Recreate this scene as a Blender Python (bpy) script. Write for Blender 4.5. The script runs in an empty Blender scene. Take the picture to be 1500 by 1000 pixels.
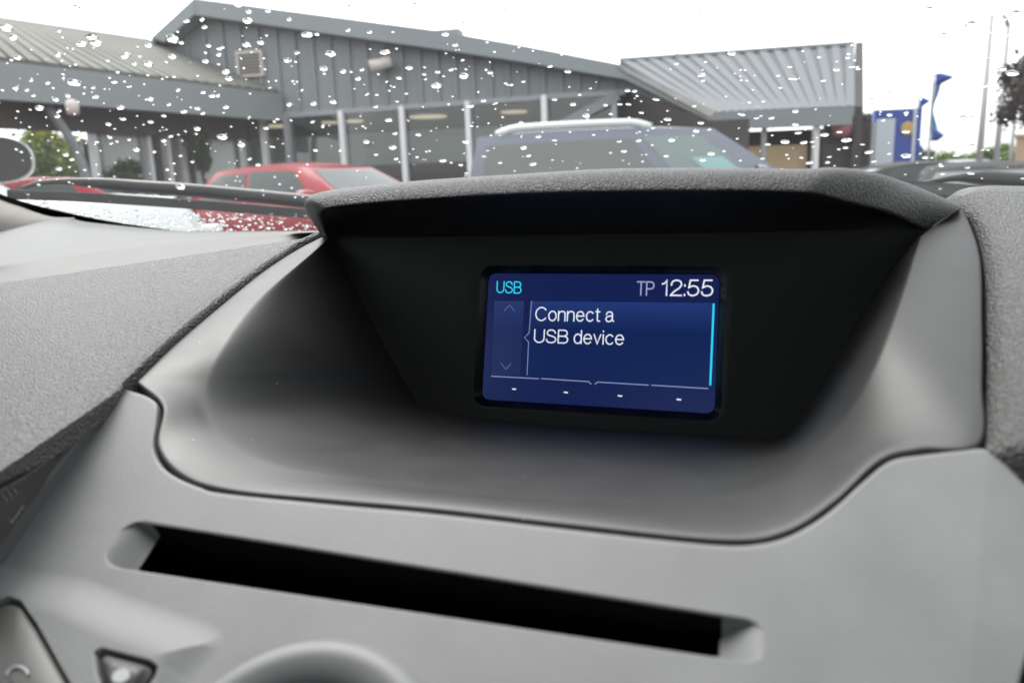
import bpy, bmesh, math, random
import numpy as np
from mathutils import Vector, Matrix

random.seed(7); RNG = np.random.default_rng(7)
SC = bpy.context.scene
COL = SC.collection
rad = math.radians

# ------------------------------------------------------------------ camera, sky, sun, exposure
CZ = 1.1                                        # eye height above the ground
YAW, PITCH, ROLL, FPX = 19.4, 11.5, -2.0, 1125.0
def cam_rot(y, p, r):
    y, p, r = map(rad, (y, p, r))
    Rz = lambda a: np.array([[math.cos(a), -math.sin(a), 0], [math.sin(a), math.cos(a), 0], [0, 0, 1]])
    Rx = lambda a: np.array([[1, 0, 0], [0, math.cos(a), -math.sin(a)], [0, math.sin(a), math.cos(a)]])
    return Rz(y) @ Rx(math.pi / 2 - p) @ Rz(r)
MC = cam_rot(YAW, PITCH, ROLL)
CAM = np.array([0.0, 0.0, CZ])
cd = bpy.data.cameras.new('camera'); cam = bpy.data.objects.new('camera', cd); COL.objects.link(cam)
cd.sensor_width = 36; cd.lens = 27.0; cd.clip_start = 0.01; cd.clip_end = 2000
m4 = Matrix([list(MC[i]) + [CAM[i]] for i in range(3)] + [[0, 0, 0, 1]]); cam.matrix_world = m4
cd.dof.use_dof = True; cd.dof.focus_distance = 0.39; cd.dof.aperture_fstop = 13.5
SC.camera = cam

SUN_EL, SUN_AZ = 62.0, -60.0                     # azimuth clockwise from +Y
w = bpy.data.worlds.new('World'); SC.world = w; w.use_nodes = True
nt = w.node_tree; nt.nodes.clear()
sky = nt.nodes.new('ShaderNodeTexSky'); sky.sky_type = 'NISHITA'; sky.sun_disc = False
sky.sun_elevation = rad(SUN_EL); sky.sun_rotation = rad(SUN_AZ); sky.dust_density = 2.0; sky.air_density = 1.0
hs = nt.nodes.new('ShaderNodeHueSaturation'); hs.inputs['Saturation'].default_value = 0.10
bg = nt.nodes.new('ShaderNodeBackground'); bg.inputs['Strength'].default_value = 0.15
wo = nt.nodes.new('ShaderNodeOutputWorld')
nt.links.new(sky.outputs[0], hs.inputs['Color']); nt.links.new(hs.outputs[0], bg.inputs[0]); nt.links.new(bg.outputs[0], wo.inputs[0])
sl = bpy.data.lights.new('sun', 'SUN'); sl.energy = .7; sl.angle = rad(45); sl.color = (1, .96, .9)
so = bpy.data.objects.new('sun', sl); COL.objects.link(so)
sdir = Vector((math.sin(rad(SUN_AZ)) * math.cos(rad(SUN_EL)), math.cos(rad(SUN_AZ)) * math.cos(rad(SUN_EL)), math.sin(rad(SUN_EL))))
so.rotation_euler = sdir.to_track_quat('Z', 'Y').to_euler()
SC.view_settings.view_transform = 'Standard'; SC.view_settings.look = 'None'
SC.view_settings.exposure = 1.75; SC.view_settings.gamma = 1
SC.render.engine = 'CYCLES'
cy = SC.cycles; cy.use_denoising = True; cy.max_bounces = 10; cy.transparent_max_bounces = 16
cy.transmission_bounces = 8; cy.sample_clamp_indirect = 6; cy.caustics_refractive = False; cy.caustics_reflective = False

# ------------------------------------------------------------------ geometry helpers
def ray(px, py): return MC @ np.array([(px - 750) / FPX, -(py - 500) / FPX, -1.0])
def at(px, py, d): return CAM + ray(px, py) * d
def at_y(px, py, y):
    d = ray(px, py); return CAM + d * (y / d[1])
def at_z(px, py, z):
    d = ray(px, py); return CAM + d * ((z - CZ) / d[2])
def hit(px, py, P0, n):
    d = ray(px, py); return CAM + d * (np.dot(np.asarray(P0) - CAM, n) / np.dot(d, n))
def unit(v): v = np.asarray(v, float); return v / np.linalg.norm(v)
def cr(P, n, k=None):
    """Catmull-Rom through the control points P, n samples (uniform in control index)."""
    P = np.asarray(P, float); m = len(P)
    E = np.vstack([2 * P[0] - P[1], P, 2 * P[-1] - P[-2]])
    t = np.linspace(0, m - 1, n); i = np.minimum(t.astype(int), m - 2); f = (t - i)[:, None]
    a, b, c, d = E[i], E[i + 1], E[i + 2], E[i + 3]
    return .5 * (2 * b + (c - a) * f + (2 * a - 5 * b + 4 * c - d) * f ** 2 + (3 * b - a - 3 * c + d) * f ** 3)
def resample(P, n):
    P = np.asarray(P, float); s = np.r_[0, np.cumsum(np.linalg.norm(np.diff(P, axis=0), axis=1))]
    t = np.linspace(0, s[-1], n); return np.stack([np.interp(t, s, P[:, k]) for k in range(P.shape[1])], 1)

def link(o, parent=None):
    COL.objects.link(o)
    if parent is not None: o.parent = parent
    return o
def mesh(name, V, Fc, mat, parent=None, smooth=True):
    me = bpy.data.meshes.new(name); me.from_pydata([tuple(map(float, v)) for v in V], [], [tuple(map(int, f)) for f in Fc])
    me.validate()
    bm = bmesh.new(); bm.from_mesh(me); bmesh.ops.recalc_face_normals(bm, faces=bm.faces); bm.to_mesh(me); bm.free()
    if smooth: me.polygons.foreach_set('use_smooth', [True] * len(me.polygons))
    if mat: me.materials.append(mat)
    o = bpy.data.objects.new(name, me); return link(o, parent)
def grid_mesh(name, G, mat, parent=None, keep=None, flip=False, closed=False):
    G = np.asarray(G, float); R, Cn = G.shape[:2]
    idx = np.arange(R * Cn).reshape(R, Cn)
    if closed: idx = np.hstack([idx, idx[:, :1]])
    q = np.stack([idx[:-1, :-1], idx[:-1, 1:], idx[1:, 1:], idx[1:, :-1]], -1).reshape(-1, 4)
    if keep is not None: q = q[keep.reshape(-1)]
    if flip: q = q[:, ::-1]
    me = bpy.data.meshes.new(name)
    me.vertices.add(R * Cn); me.vertices.foreach_set('co', G.reshape(-1))
    me.loops.add(q.size); me.loops.foreach_set('vertex_index', q.reshape(-1).astype(np.int32))
    me.polygons.add(len(q)); me.polygons.foreach_set('loop_start', np.arange(0, q.size, 4, dtype=np.int32))
    me.update(calc_edges=True); me.validate()
    me.polygons.foreach_set('use_smooth', np.ones(len(me.polygons), bool))
    if mat: me.materials.append(mat)
    o = bpy.data.objects.new(name, me); return link(o, parent)
class MB:
    """collects boxes, bars, prisms, tubes; build() links them as one mesh object"""
    def __init__(s): s.V = []; s.F = []
    def add(s, V, Fc):
        k = len(s.V); s.V += [tuple(v) for v in V]; s.F += [tuple(i + k for i in f) for f in Fc]; return s
    def box(s, c, h, ax=None):
        c = np.asarray(c, float); ax = np.eye(3) if ax is None else np.asarray(ax, float)
        V = [c + ax[0] * h[0] * i + ax[1] * h[1] * j + ax[2] * h[2] * k for i in (-1, 1) for j in (-1, 1) for k in (-1, 1)]
        return s.add(V, [(0, 1, 3, 2), (4, 6, 7, 5), (0, 4, 5, 1), (2, 3, 7, 6), (0, 2, 6, 4), (1, 5, 7, 3)])
    def bar(s, p, q, wx, wy, up=(0, 0, 1)):
        p = np.asarray(p, float); q = np.asarray(q, float); d = unit(q - p)
        a = np.cross(d, up)
        if np.linalg.norm(a) < 1e-4: a = np.cross(d, (0, 1, 0))
        a = unit(a); b = np.cross(a, d)
        return s.box((p + q) / 2, (np.linalg.norm(q - p) / 2, wx / 2, wy / 2), (d, a, b))
    def prism(s, P, vec):
        P = [np.asarray(p, float) for p in P]; n = len(P); vec = np.asarray(vec, float)
        return s.add(P + [p + vec for p in P], [tuple(range(n))[::-1], tuple(range(n, 2 * n))] + [(i, (i + 1) % n, n + (i + 1) % n, n + i) for i in range(n)])
    def tube(s, P, r, n=10, cap=True):
        P = np.asarray(P, float); m = len(P); r = np.broadcast_to(r, (m,)); V = []
        for i in range(m):
            d = unit(P[min(i + 1, m - 1)] - P[max(i - 1, 0)])
            a = np.cross(d, (0, 0, 1)) if abs(d[2]) < .95 else np.cross(d, (1, 0, 0)); a = unit(a); b = np.cross(d, a)
            V += [P[i] + r[i] * (math.cos(t) * a + math.sin(t) * b) for t in np.arange(n) * 2 * math.pi / n]
        Fc = [(i * n + j, i * n + (j + 1) % n, (i + 1) * n + (j + 1) % n, (i + 1) * n + j) for i in range(m - 1) for j in range(n)]
        if cap: Fc += [tuple(range(n))[::-1], tuple(range((m - 1) * n, m * n))]
        return s.add(V, Fc)
    def lathe(s, prof, c, ax, n=32):
        ax = unit(ax); a = unit(np.cross(ax, (0, 0, 1) if abs(ax[2]) < .9 else (1, 0, 0))); b = np.cross(ax, a); c = np.asarray(c, float)
        V = [c + ax * h + r * (math.cos(t) * a + math.sin(t) * b) for r, h in prof for t in np.arange(n) * 2 * math.pi / n]; m = len(prof)
        Fc = [(i * n + j, i * n + (j + 1) % n, (i + 1) * n + (j + 1) % n, (i + 1) * n + j) for i in range(m - 1) for j in range(n)]
        Fc += [tuple(range(n))[::-1], tuple(range((m - 1) * n, m * n))]
        return s.add(V, Fc)
    def build(s, name, mat, parent=None, smooth=False, bevel=0):
        o = mesh(name, s.V, s.F, mat, parent, smooth)
        if bevel:
            b = o.modifiers.new('bevel', 'BEVEL'); b.width = bevel; b.segments = 2; b.limit_method = 'ANGLE'
        return o
def empty(name, loc=(0, 0, 0), rz=0, world_built=False):
    o = bpy.data.objects.new(name, None); o.location = [float(c) for c in loc]; o.rotation_euler = (0, 0, rz); o.empty_display_size = .1
    if world_built: o['world_built'] = 1
    COL.objects.link(o); return o
def tag(o, label=None, cat=None, group=None, kind=None):
    if label: o['label'] = label
    if cat: o['category'] = cat
    if group: o['group'] = group
    if kind: o['kind'] = kind
    return o
def copy_tree(o, parent=None):
    c = o.copy(); COL.objects.link(c); c.parent = parent
    for ch in o.children: copy_tree(ch, c)
    return c

# ------------------------------------------------------------------ materials
def mat(name, col, rough=.5, metal=0, spec=.5, **kw):
    m = bpy.data.materials.new(name); m.use_nodes = True; b = m.node_tree.nodes['Principled BSDF']
    b.inputs['Base Color'].default_value = (*col, 1); b.inputs['Roughness'].default_value = rough
    b.inputs['Metallic'].default_value = metal; b.inputs['Specular IOR Level'].default_value = spec
    for k, v in kw.items(): b.inputs[k.replace('_', ' ')].default_value = v
    return m
def nodes(m): return m.node_tree, m.node_tree.nodes['Principled BSDF']
def mottled(m, col, scale, amt, coords='Object', rough_amt=0, detail=4):
    t, b = nodes(m); tc = t.nodes.new('ShaderNodeTexCoord'); n = t.nodes.new('ShaderNodeTexNoise')
    n.inputs['Scale'].default_value = scale; n.inputs['Detail'].default_value = detail; t.links.new(tc.outputs[coords], n.inputs['Vector'])
    r = t.nodes.new('ShaderNodeMapRange'); r.inputs['From Min'].default_value = .3; r.inputs['From Max'].default_value = .7
    r.inputs['To Min'].default_value = 1 - amt; r.inputs['To Max'].default_value = 1 + amt; t.links.new(n.outputs['Fac'], r.inputs['Value'])
    v = t.nodes.new('ShaderNodeVectorMath'); v.operation = 'SCALE'; v.inputs[0].default_value = col; t.links.new(r.outputs[0], v.inputs['Scale'])
    t.links.new(v.outputs[0], b.inputs['Base Color'])
    if rough_amt:
        r2 = t.nodes.new('ShaderNodeMapRange'); r2.inputs['From Min'].default_value = .3; r2.inputs['From Max'].default_value = .7
        r0 = b.inputs['Roughness'].default_value
        r2.inputs['To Min'].default_value = r0 - rough_amt; r2.inputs['To Max'].default_value = r0 + rough_amt
        t.links.new(n.outputs['Fac'], r2.inputs['Value']); t.links.new(r2.outputs[0], b.inputs['Roughness'])
    return m
def grain(m, scale, dist, strength=1.0, kind='voronoi', stretch=(1, 1, 1)):
    t, b = nodes(m); tc = t.nodes.new('ShaderNodeTexCoord'); mp = t.nodes.new('ShaderNodeMapping'); mp.inputs['Scale'].default_value = stretch
    t.links.new(tc.outputs['Object'], mp.inputs['Vector'])
    if kind == 'voronoi':
        nz = t.nodes.new('ShaderNodeTexNoise'); nz.inputs['Scale'].default_value = scale * .6; t.links.new(mp.outputs[0], nz.inputs['Vector'])
        mx = t.nodes.new('ShaderNodeVectorMath'); mx.operation = 'MULTIPLY_ADD'; mx.inputs[1].default_value = (1.2 / scale,) * 3
        t.links.new(nz.outputs['Color'], mx.inputs[0]); t.links.new(mp.outputs[0], mx.inputs[2])
        v = t.nodes.new('ShaderNodeTexVoronoi'); v.feature = 'SMOOTH_F1'; v.inputs['Scale'].default_value = scale; v.inputs['Smoothness'].default_value = .3
        t.links.new(mx.outputs[0], v.inputs['Vector']); h = v.outputs['Distance']; inv = True
    else:
        v = t.nodes.new('ShaderNodeTexNoise'); v.inputs['Scale'].default_value = scale; v.inputs['Detail'].default_value = 2
        t.links.new(mp.outputs[0], v.inputs['Vector']); h = v.outputs['Fac']; inv = False
    bp = t.nodes.new('ShaderNodeBump'); bp.inputs['Distance'].default_value = dist; bp.inputs['Strength'].default_value = strength; bp.invert = inv
    t.links.new(h, bp.inputs['Height']); t.links.new(bp.outputs[0], b.inputs['Normal'])
    return m
def specks(m, scale, size, col=(.32, .32, .31)):
    """a few specks of dust lying on the surface"""
    t, b = nodes(m); tc = t.nodes.new('ShaderNodeTexCoord'); v = t.nodes.new('ShaderNodeTexVoronoi'); v.inputs['Scale'].default_value = scale; t.links.new(tc.outputs['Object'], v.inputs['Vector'])
    l = t.nodes.new('ShaderNodeMath'); l.operation = 'LESS_THAN'; l.inputs[1].default_value = size; t.links.new(v.outputs['Distance'], l.inputs[0])
    sp = t.nodes.new('ShaderNodeSeparateColor'); t.links.new(v.outputs['Color'], sp.inputs[0]); g = t.nodes.new('ShaderNodeMath'); g.operation = 'GREATER_THAN'; g.inputs[1].default_value = .72; t.links.new(sp.outputs[0], g.inputs[0])
    mu = t.nodes.new('ShaderNodeMath'); mu.operation = 'MULTIPLY'; t.links.new(l.outputs[0], mu.inputs[0]); t.links.new(g.outputs[0], mu.inputs[1])
    mx = t.nodes.new('ShaderNodeMix'); mx.data_type = 'RGBA'; mx.inputs[7].default_value = (*col, 1); t.links.new(mu.outputs[0], mx.inputs[0])
    src = b.inputs['Base Color'].links[0].from_socket if b.inputs['Base Color'].links else None
    if src: t.links.new(src, mx.inputs[6])
    else: mx.inputs[6].default_value = b.inputs['Base Color'].default_value
    t.links.new(mx.outputs[2], b.inputs['Base Color']); return m
def emis(name, col, s=1.0):
    m = mat(name, (.005, .005, .01), .25); b = m.node_tree.nodes['Principled BSDF']
    b.inputs['Emission Color'].default_value = (*col, 1); b.inputs['Emission Strength'].default_value = s; return m
def srgb(r, g, b): return tuple(((c / 255) / 12.92 if c / 255 <= .04045 else ((c / 255 + .055) / 1.055) ** 2.4) for c in (r, g, b))
def pane_mat(name, tint, refl=1.0, film=0.0):
    """a thin sheet of glass: see-through, with fresnel reflection and a little dust film"""
    m = bpy.data.materials.new(name); m.use_nodes = True; t = m.node_tree; t.nodes.clear()
    out = t.nodes.new('ShaderNodeOutputMaterial'); tr = t.nodes.new('ShaderNodeBsdfTransparent'); tr.inputs[0].default_value = (*tint, 1)
    gl = t.nodes.new('ShaderNodeBsdfGlossy'); gl.inputs['Roughness'].default_value = .0
    fr = t.nodes.new('ShaderNodeFresnel'); fr.inputs['IOR'].default_value = 1.5
    mu = t.nodes.new('ShaderNodeMath'); mu.operation = 'MULTIPLY'; mu.inputs[1].default_value = refl; mu.use_clamp = True
    mx = t.nodes.new('ShaderNodeMixShader'); t.links.new(fr.outputs[0], mu.inputs[0]); t.links.new(mu.outputs[0], mx.inputs[0])
    t.links.new(tr.outputs[0], mx.inputs[1]); t.links.new(gl.outputs[0], mx.inputs[2]); last = mx
    if film:
        df = t.nodes.new('ShaderNodeBsdfTranslucent'); df.inputs[0].default_value = (.8, .8, .8, 1)
        m2 = t.nodes.new('ShaderNodeMixShader'); m2.inputs[0].default_value = film
        t.links.new(last.outputs[0], m2.inputs[1]); t.links.new(df.outputs[0], m2.inputs[2]); last = m2
    t.links.new(last.outputs[0], out.inputs[0]); return m

M = {}
M['trim'] = grain(mottled(mat('satin_grey_trim', (.2, .2, .2), .50, spec=.9), (.019, .0186, .0186), 60, .05, rough_amt=.03), 2000, .00005, .3, 'noise')
M['console'] = grain(mottled(mat('silver_console', (.3, .3, .3), .52, spec=.5), (.195, .196, .200), 38, .13, rough_amt=.04), 1900, .00013, .6, 'noise')
M['pad'] = grain(mottled(mat('soft_dash_pad', (.12, .12, .12), .42, spec=.7), (.080, .077, .076), 40, .06), 1350, .0009, 1.0)
M['hood'] = grain(mottled(mat('soft_hood_skin', (.1, .1, .1), .45, spec=.6), (.034, .033, .033), 40, .06), 1700, .0005, 1.0)
M['shelf'] = grain(mottled(mat('smooth_shelf', (.17, .16, .165), .5, spec=.5), (.10, .096, .097), 30, .05), 2200, .00005, .4, 'noise')
M['board'] = grain(mat('black_display_board', (.025, .0255, .027), .55, spec=.45), 1500, .00012, .6, 'noise')
specks(M['trim'], 190, .05); specks(M['board'], 160, .035, (.12, .12, .12))
M['gloss'] = mat('black_bezel', (.006, .006, .008), .3, spec=.4)
M['void'] = mat('slot_lining', (.005, .005, .0055), .9, spec=.1)
M['gap'] = mat('gap_dark', (.012, .012, .014), .8, spec=.2)
M['side'] = grain(mottled(mat('vent_grey', (.12, .12, .12), .45), (.09, .09, .092), 50, .05), 2200, .00006, .5, 'noise')
M['button'] = mat('button_grey', (.085, .083, .081), .45)
M['mark'] = mat('button_mark', (.42, .43, .44), .5)
M['ring'] = mat('knob_ring', (.20, .20, .205), .5, spec=.5)
M['beige'] = grain(mat('pillar_cloth', (.24, .228, .21), .8, spec=.3), 1500, .0001, .5, 'noise')
M['lining'] = mat('headlining', (.30, .29, .28), .9)
M['cabin'] = mat('cabin_dark', (.03, .03, .032), .7)
M['frit'] = mat('black_frit', (.003, .003, .003), .5)
M['rubber'] = mat('wiper_rubber', (.02, .02, .022), .5)
M['arm'] = mat('wiper_arm_black', (.03, .03, .033), .35)
M['windscreen'] = pane_mat('windscreen_glass', (.93, .95, .94), .8, .013)
wt = bpy.data.materials.new('rain_water'); wt.use_nodes = True
wb = wt.node_tree.nodes['Principled BSDF']; wb.inputs['Base Color'].default_value = (1, 1, 1, 1); wb.inputs['Roughness'].default_value = 0
wb.inputs['IOR'].default_value = 1.333; wb.inputs['Transmission Weight'].default_value = 1.0
M['water'] = wt

# ================================================================== OWN CAR: dashboard
XC = -0.076
own = tag(empty('car'), 'car we sit in, its grey dashboard with a lit blue display under a hood', 'car')
A17, A32 = rad(17), rad(32)
X = np.array([1.0, 0, 0])
P0 = at(640, 850, .167)
CN = np.array([0, -math.sin(A32), math.cos(A32)]); CB = np.array([0, math.cos(A32), math.sin(A32)])
def con(px, py): return hit(px, py, P0, CN)
ARM0 = con(190, 562); AN = np.array([0, -math.sin(A17), math.cos(A17)])
def arm(px, py, up=0.0): return hit(px, py, ARM0 + AN * up, AN)
SN = np.array([0, -.9643, .2646]); SU = np.array([0, .2646, .9643]); S0 = np.array([-.0683, .293, CZ - .0612])
def pan(px, py): return hit(px, py, S0 + SN * .0025, SN)

# --- trim round the display recess
OUT = [(474, 346), (440, 362), (385, 397), (320, 449), (255, 504), (198, 558), (236, 592), (229, 650), (262, 693), (330, 716), (480, 731), (640, 745),
       (850, 769), (1060, 790), (1150, 778), (1222, 733), (1290, 672), (1350, 657), (1436, 648), (1440, 560), (1440, 470), (1436, 370), (1412, 304)]
RID = [(479, 351), (455, 373), (410, 408), (362, 451), (326, 503), (298, 555), (293, 603), (318, 648), (378, 680), (450, 695), (560, 708), (700, 722),
       (880, 738), (1040, 738), (1120, 718), (1175, 685), (1222, 640), (1262, 585), (1295, 520), (1315, 460), (1332, 410), (1343, 370), (1349, 346)]
INN = [(492, 354), (502, 385), (520, 420), (540, 460), (560, 500), (582, 540), (600, 572), (612, 592), (640, 604), (690, 612), (760, 619), (850, 626),
       (960, 632), (1060, 638), (1120, 641), (1150, 640), (1175, 610), (1205, 560), (1238, 500), (1268, 450), (1300, 400), (1325, 365), (1345, 342)]
wgt = [1, 1, 1, 1, 1, .85, .6, .35, .15, 0, 0, 0, 0, 0, .1, .3, .55, .8, 1, 1, 1, 1, 1]
O3 = np.array([arm(*p) if (i <= 5 or i >= 18) else con(*p) for i, p in enumerate(OUT)])
zfl = con(640, 745)[2] - .0005
R3 = np.array([arm(*p, up=.001) * wgt[i] + at_z(*p, zfl) * (1 - wgt[i]) for i, p in enumerate(RID)])
I3 = np.array([pan(*p) for p in INN])
N = 460
# the corner at index 5 stays crisp: spline the two runs apart
def run(P): return np.vstack([cr(P[:6], 120), cr(P[5:], 341)[1:]])
Oc, Rc, Ic = run(O3), cr(R3, 460), cr(I3, 460)
tt = np.r_[np.linspace(0, 5, 120), np.linspace(5, 22, 341)[1:]]
def cr_at(P, t):
    P = np.asarray(P, float); E = np.vstack([2 * P[0] - P[1], P, 2 * P[-1] - P[-2]]); i = np.minimum(t.astype(int), len(P) - 2); f = (t - i)[:, None]
    a, b, c, d = E[i], E[i + 1], E[i + 2], E[i + 3]
    return .5 * (2 * b + (c - a) * f + (2 * a - 5 * b + 4 * c - d) * f ** 2 + (3 * b - a - 3 * c + d) * f ** 3)
Rc, Ic = cr_at(R3, tt), cr_at(I3, tt)
def smooth(P, w_):
    k = np.hanning(w_ + 2)[1:-1]; k /= k.sum(); h = w_ // 2; E = np.vstack([2 * P[0] - P[h:0:-1], P, 2 * P[-1] - P[-2:-h - 2:-1]])
    return np.stack([np.convolve(E[:, c], k, 'valid') for c in range(3)], 1)
Rc, Ic = smooth(Rc, 71), smooth(Ic, 41)
rows = []
din = smooth(Rc - Oc, 41); din /= np.linalg.norm(din, axis=1)[:, None]
up = np.array([0, -.3, .95])
rows += [Oc - up * .007, Oc - up * .0012, Oc + din * .0004 - up * .0003, Oc + din * .0012]
for f in (.15, .35, .6, .85): rows.append(Oc + (Rc - Oc) * f + up * .0006 * math.sin(f * math.pi))
L = np.linalg.norm(Ic - Rc, axis=1)[:, None]
kq = smooth((.24 - .17 * np.interp(tt, range(23), wgt))[:, None] * np.ones((1, 3)), 61)[:, :1]
Q = Rc + din * np.minimum(kq * L, .009)
for f in np.linspace(0, 1, 26): rows.append(Rc * (1 - f) ** 2 + 2 * Q * f * (1 - f) + Ic * f * f)
rows.append(Ic - SN * .01)
grid_mesh('display_surround', rows, M['trim'], own)

# --- flat black board with rounded opening, sloping bezel
def rrect(c, hx, hy, r, n):
    """rounded rectangle sampled at n angles (x, y)"""
    t = np.linspace(0, 2 * math.pi, n, endpoint=False); out = []
    pts = []
    for cx, cyy, a0 in ((hx - r, hy - r, 0), (-hx + r, hy - r, 90), (-hx + r, -hy + r, 180), (hx - r, -hy + r, 270)):
        for k in range(13): a = rad(a0 + k * 7.5); pts.append((cx + r * math.cos(a), cyy + r * math.sin(a)))
    pts.append(pts[0]); p = resample(pts, n + 1)[:-1]
    return p + np.asarray(c)
def scr(x, y, h=0.0): return S0 + X * x + SU * y + SN * h
NB = 192
hw, hh = .0470, .0264
inner = rrect((0, 0), hw, hh, .003, NB)
lip1 = rrect((0, 0), hw + .0007, hh + .0007, .0036, NB)
lip2 = rrect((0, 0), hw + .0022, hh + .0022, .0050, NB)
lip3 = rrect((0, 0), hw + .0031, hh + .0031, .0058, NB)
outer = []
poly = np.array([((pan(*p) - S0) @ X, (pan(*p) - S0) @ SU) for p in ((1375, 318), (470, 330), (604, 618), (1163, 660))])
for p in lip3:                                              # ray from the centre to the board's edge
    best = 9
    for a, b in zip(poly, np.roll(poly, -1, 0)):
        e = b - a; den = p[0] * e[1] - p[1] * e[0]
        if abs(den) > 1e-12:
            t = (a[0] * e[1] - a[1] * e[0]) / den; u_ = (a[0] * p[1] - a[1] * p[0]) / den
            if t > 0 and -1e-6 <= u_ <= 1 + 1e-6: best = min(best, t)
    outer.append(p * best)
outer = np.array(outer)
brow = [[scr(*p, .0025) for p in lip3 + (outer - lip3) * f] for f in (1, .8, .6, .4, .2, .06, 0)]
brow += [[scr(*p, .0022) for p in lip3 * .6 + lip2 * .4]]
grid_mesh('display_board', brow, M['board'], own, closed=True)
zr = [[scr(*p, h) for p in q] for q, h in ((lip3 * .6 + lip2 * .4, .0022), (lip2, .0014), (lip1, -.0002), (inner, -.0014), (inner, -.003))]
grid_mesh('screen_bezel', zr, M['gloss'], own, closed=True)

# --- the screen
def scr_px(cx, cyy, h=0.0):                                 # point of the enlarged crop -> (x, y) on the screen
    q = hit(680 + cx / 3.75, 370 + cyy / 3.75, S0 + SN * h, SN) - S0; return np.array([q @ X, q @ SU])
def screen_mat(name, top, bot, frac, s=1.0):
    m = mat(name, (.004, .004, .008), .22, spec=.35); t, b = nodes(m)
    tc = t.nodes.new('ShaderNodeTexCoord'); sp = t.nodes.new('ShaderNodeSeparateXYZ'); t.links.new(tc.outputs['Generated'], sp.inputs[0])
    rp = t.nodes.new('ShaderNodeValToRGB'); rp.color_ramp.elements[0].position = 0; rp.color_ramp.elements[0].color = (*bot, 1)
    e = rp.color_ramp.elements.new(frac); e.color = (*bot, 1); rp.color_ramp.elements[-1].color = (*top, 1)
    t.links.new(sp.outputs['Z'], rp.inputs[0]); t.links.new(rp.outputs[0], b.inputs['Emission Color']); b.inputs['Emission Strength'].default_value = s
    return m
EXPK = 2 ** -SC.view_settings.exposure                      # screen brightness is set against the exposure
def scol(r, g, b): return srgb(r, g, b)
M['scr'] = screen_mat('screen_blue', scol(20, 31, 78), scol(20, 32, 80), .5, EXPK)
M['scr_main'] = screen_mat('screen_panel_blue', scol(34, 56, 116), scol(15, 35, 84), .62, EXPK)
M['scr_list'] = screen_mat('screen_list_blue', scol(36, 54, 106), scol(28, 42, 88), .6, EXPK)
M['white'] = emis('screen_white', scol(235, 240, 250), EXPK * 1.1)
M['cyan'] = emis('screen_cyan', scol(40, 215, 245), EXPK * 1.05)
M['lav'] = emis('screen_lavender', scol(160, 165, 215), EXPK)
M['dim'] = emis('screen_dim', scol(100, 120, 175), EXPK)
M['line'] = emis('screen_line', scol(150, 170, 215), EXPK)
M['dark'] = emis('screen_dark_line', scol(12, 20, 60), EXPK)
sp_ = rrect((0, 0), hw + .0004, hh + .0004, .0033, 192)
display = mesh('display_screen', [scr(0, 0, -.0014)] + [scr(*p, -.0014) for p in sp_], [(0, 1 + i, 1 + (i + 1) % 192) for i in range(192)], M['scr'], own, False)
tag(display, 'lit blue screen reading Connect a USB device')
H1, H2 = -.00125, -.0011
def quad(name, P, mt, h=H1): return mesh(name, [scr(*scr_px(*p, -.0014), h) for p in P], [tuple(range(len(P)))], mt, display, False)
quad('message_panel', [(368, 266), (1376, 276), (1350, 729), (344, 674)], M['scr_main'])
quad('list_panel', [(166, 264), (330, 266), (309, 671), (146, 675)], M['scr_list'])
def lines(name, segs, mt, wd, h=H2):
    V, Fc = [], []
    for a, b in segs:
        a = scr_px(*a, -.0014); b = scr_px(*b, -.0014); d = (b - a) / np.linalg.norm(b - a); q = np.array([-d[1], d[0]]) * wd / 2
        a = a - d * wd * .2; b = b + d * wd * .2
        k = len(V); V += [scr(*(a + q), h), scr(*(b + q), h), scr(*(b - q), h), scr(*(a - q), h)]; Fc.append((k, k + 1, k + 2, k + 3))
    return mesh(name, V, Fc, mt, display, False)
lines('divider_line', [((150, 678), (412, 692)), ((425, 691), (685, 708)), ((685, 708), (698, 722)), ((718, 722), (733, 710)), ((733, 710), (1012, 727)), ((1028, 727), (1340, 746))], M['line'], .00028)
lines('list_line', [((371, 264), (358, 440)), ((358, 440), (333, 466)), ((333, 466), (355, 492)), ((355, 492), (346, 672))], M['line'], .00022)
lines('list_shade', [((350, 264), (329, 672)), ((334, 264), (313, 672)), ((163, 262), (1377, 274)), ((163, 264), (146, 672))], M['dark'], .00028, H2)
lines('scroll_arrow', [((222, 320), (250, 288)), ((250, 288), (277, 320))], M['dim'], .00022)
lines('scroll_arrow', [((203, 605), (230, 640)), ((230, 640), (258, 608))], M['dim'], .00022)
lines('scroll_bar', [((1371, 282), (1352, 726))], M['cyan'], .00072)
for sg in (((266, 748), (284, 749)), ((549, 766), (569, 768)), ((846, 785), (867, 787)), ((1168, 805), (1191, 807))): lines('softkey_dash', [sg], M['white'], .0005)
def el(cx, cyy, rx, ry, a0, a1, n=22): return [(cx + rx * math.cos(rad(a)), cyy + ry * math.sin(rad(a))) for a in np.linspace(a0, a1, n)]
def cv(*P): return [tuple(q) for q in cr(P, 8 * len(P))]
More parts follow.
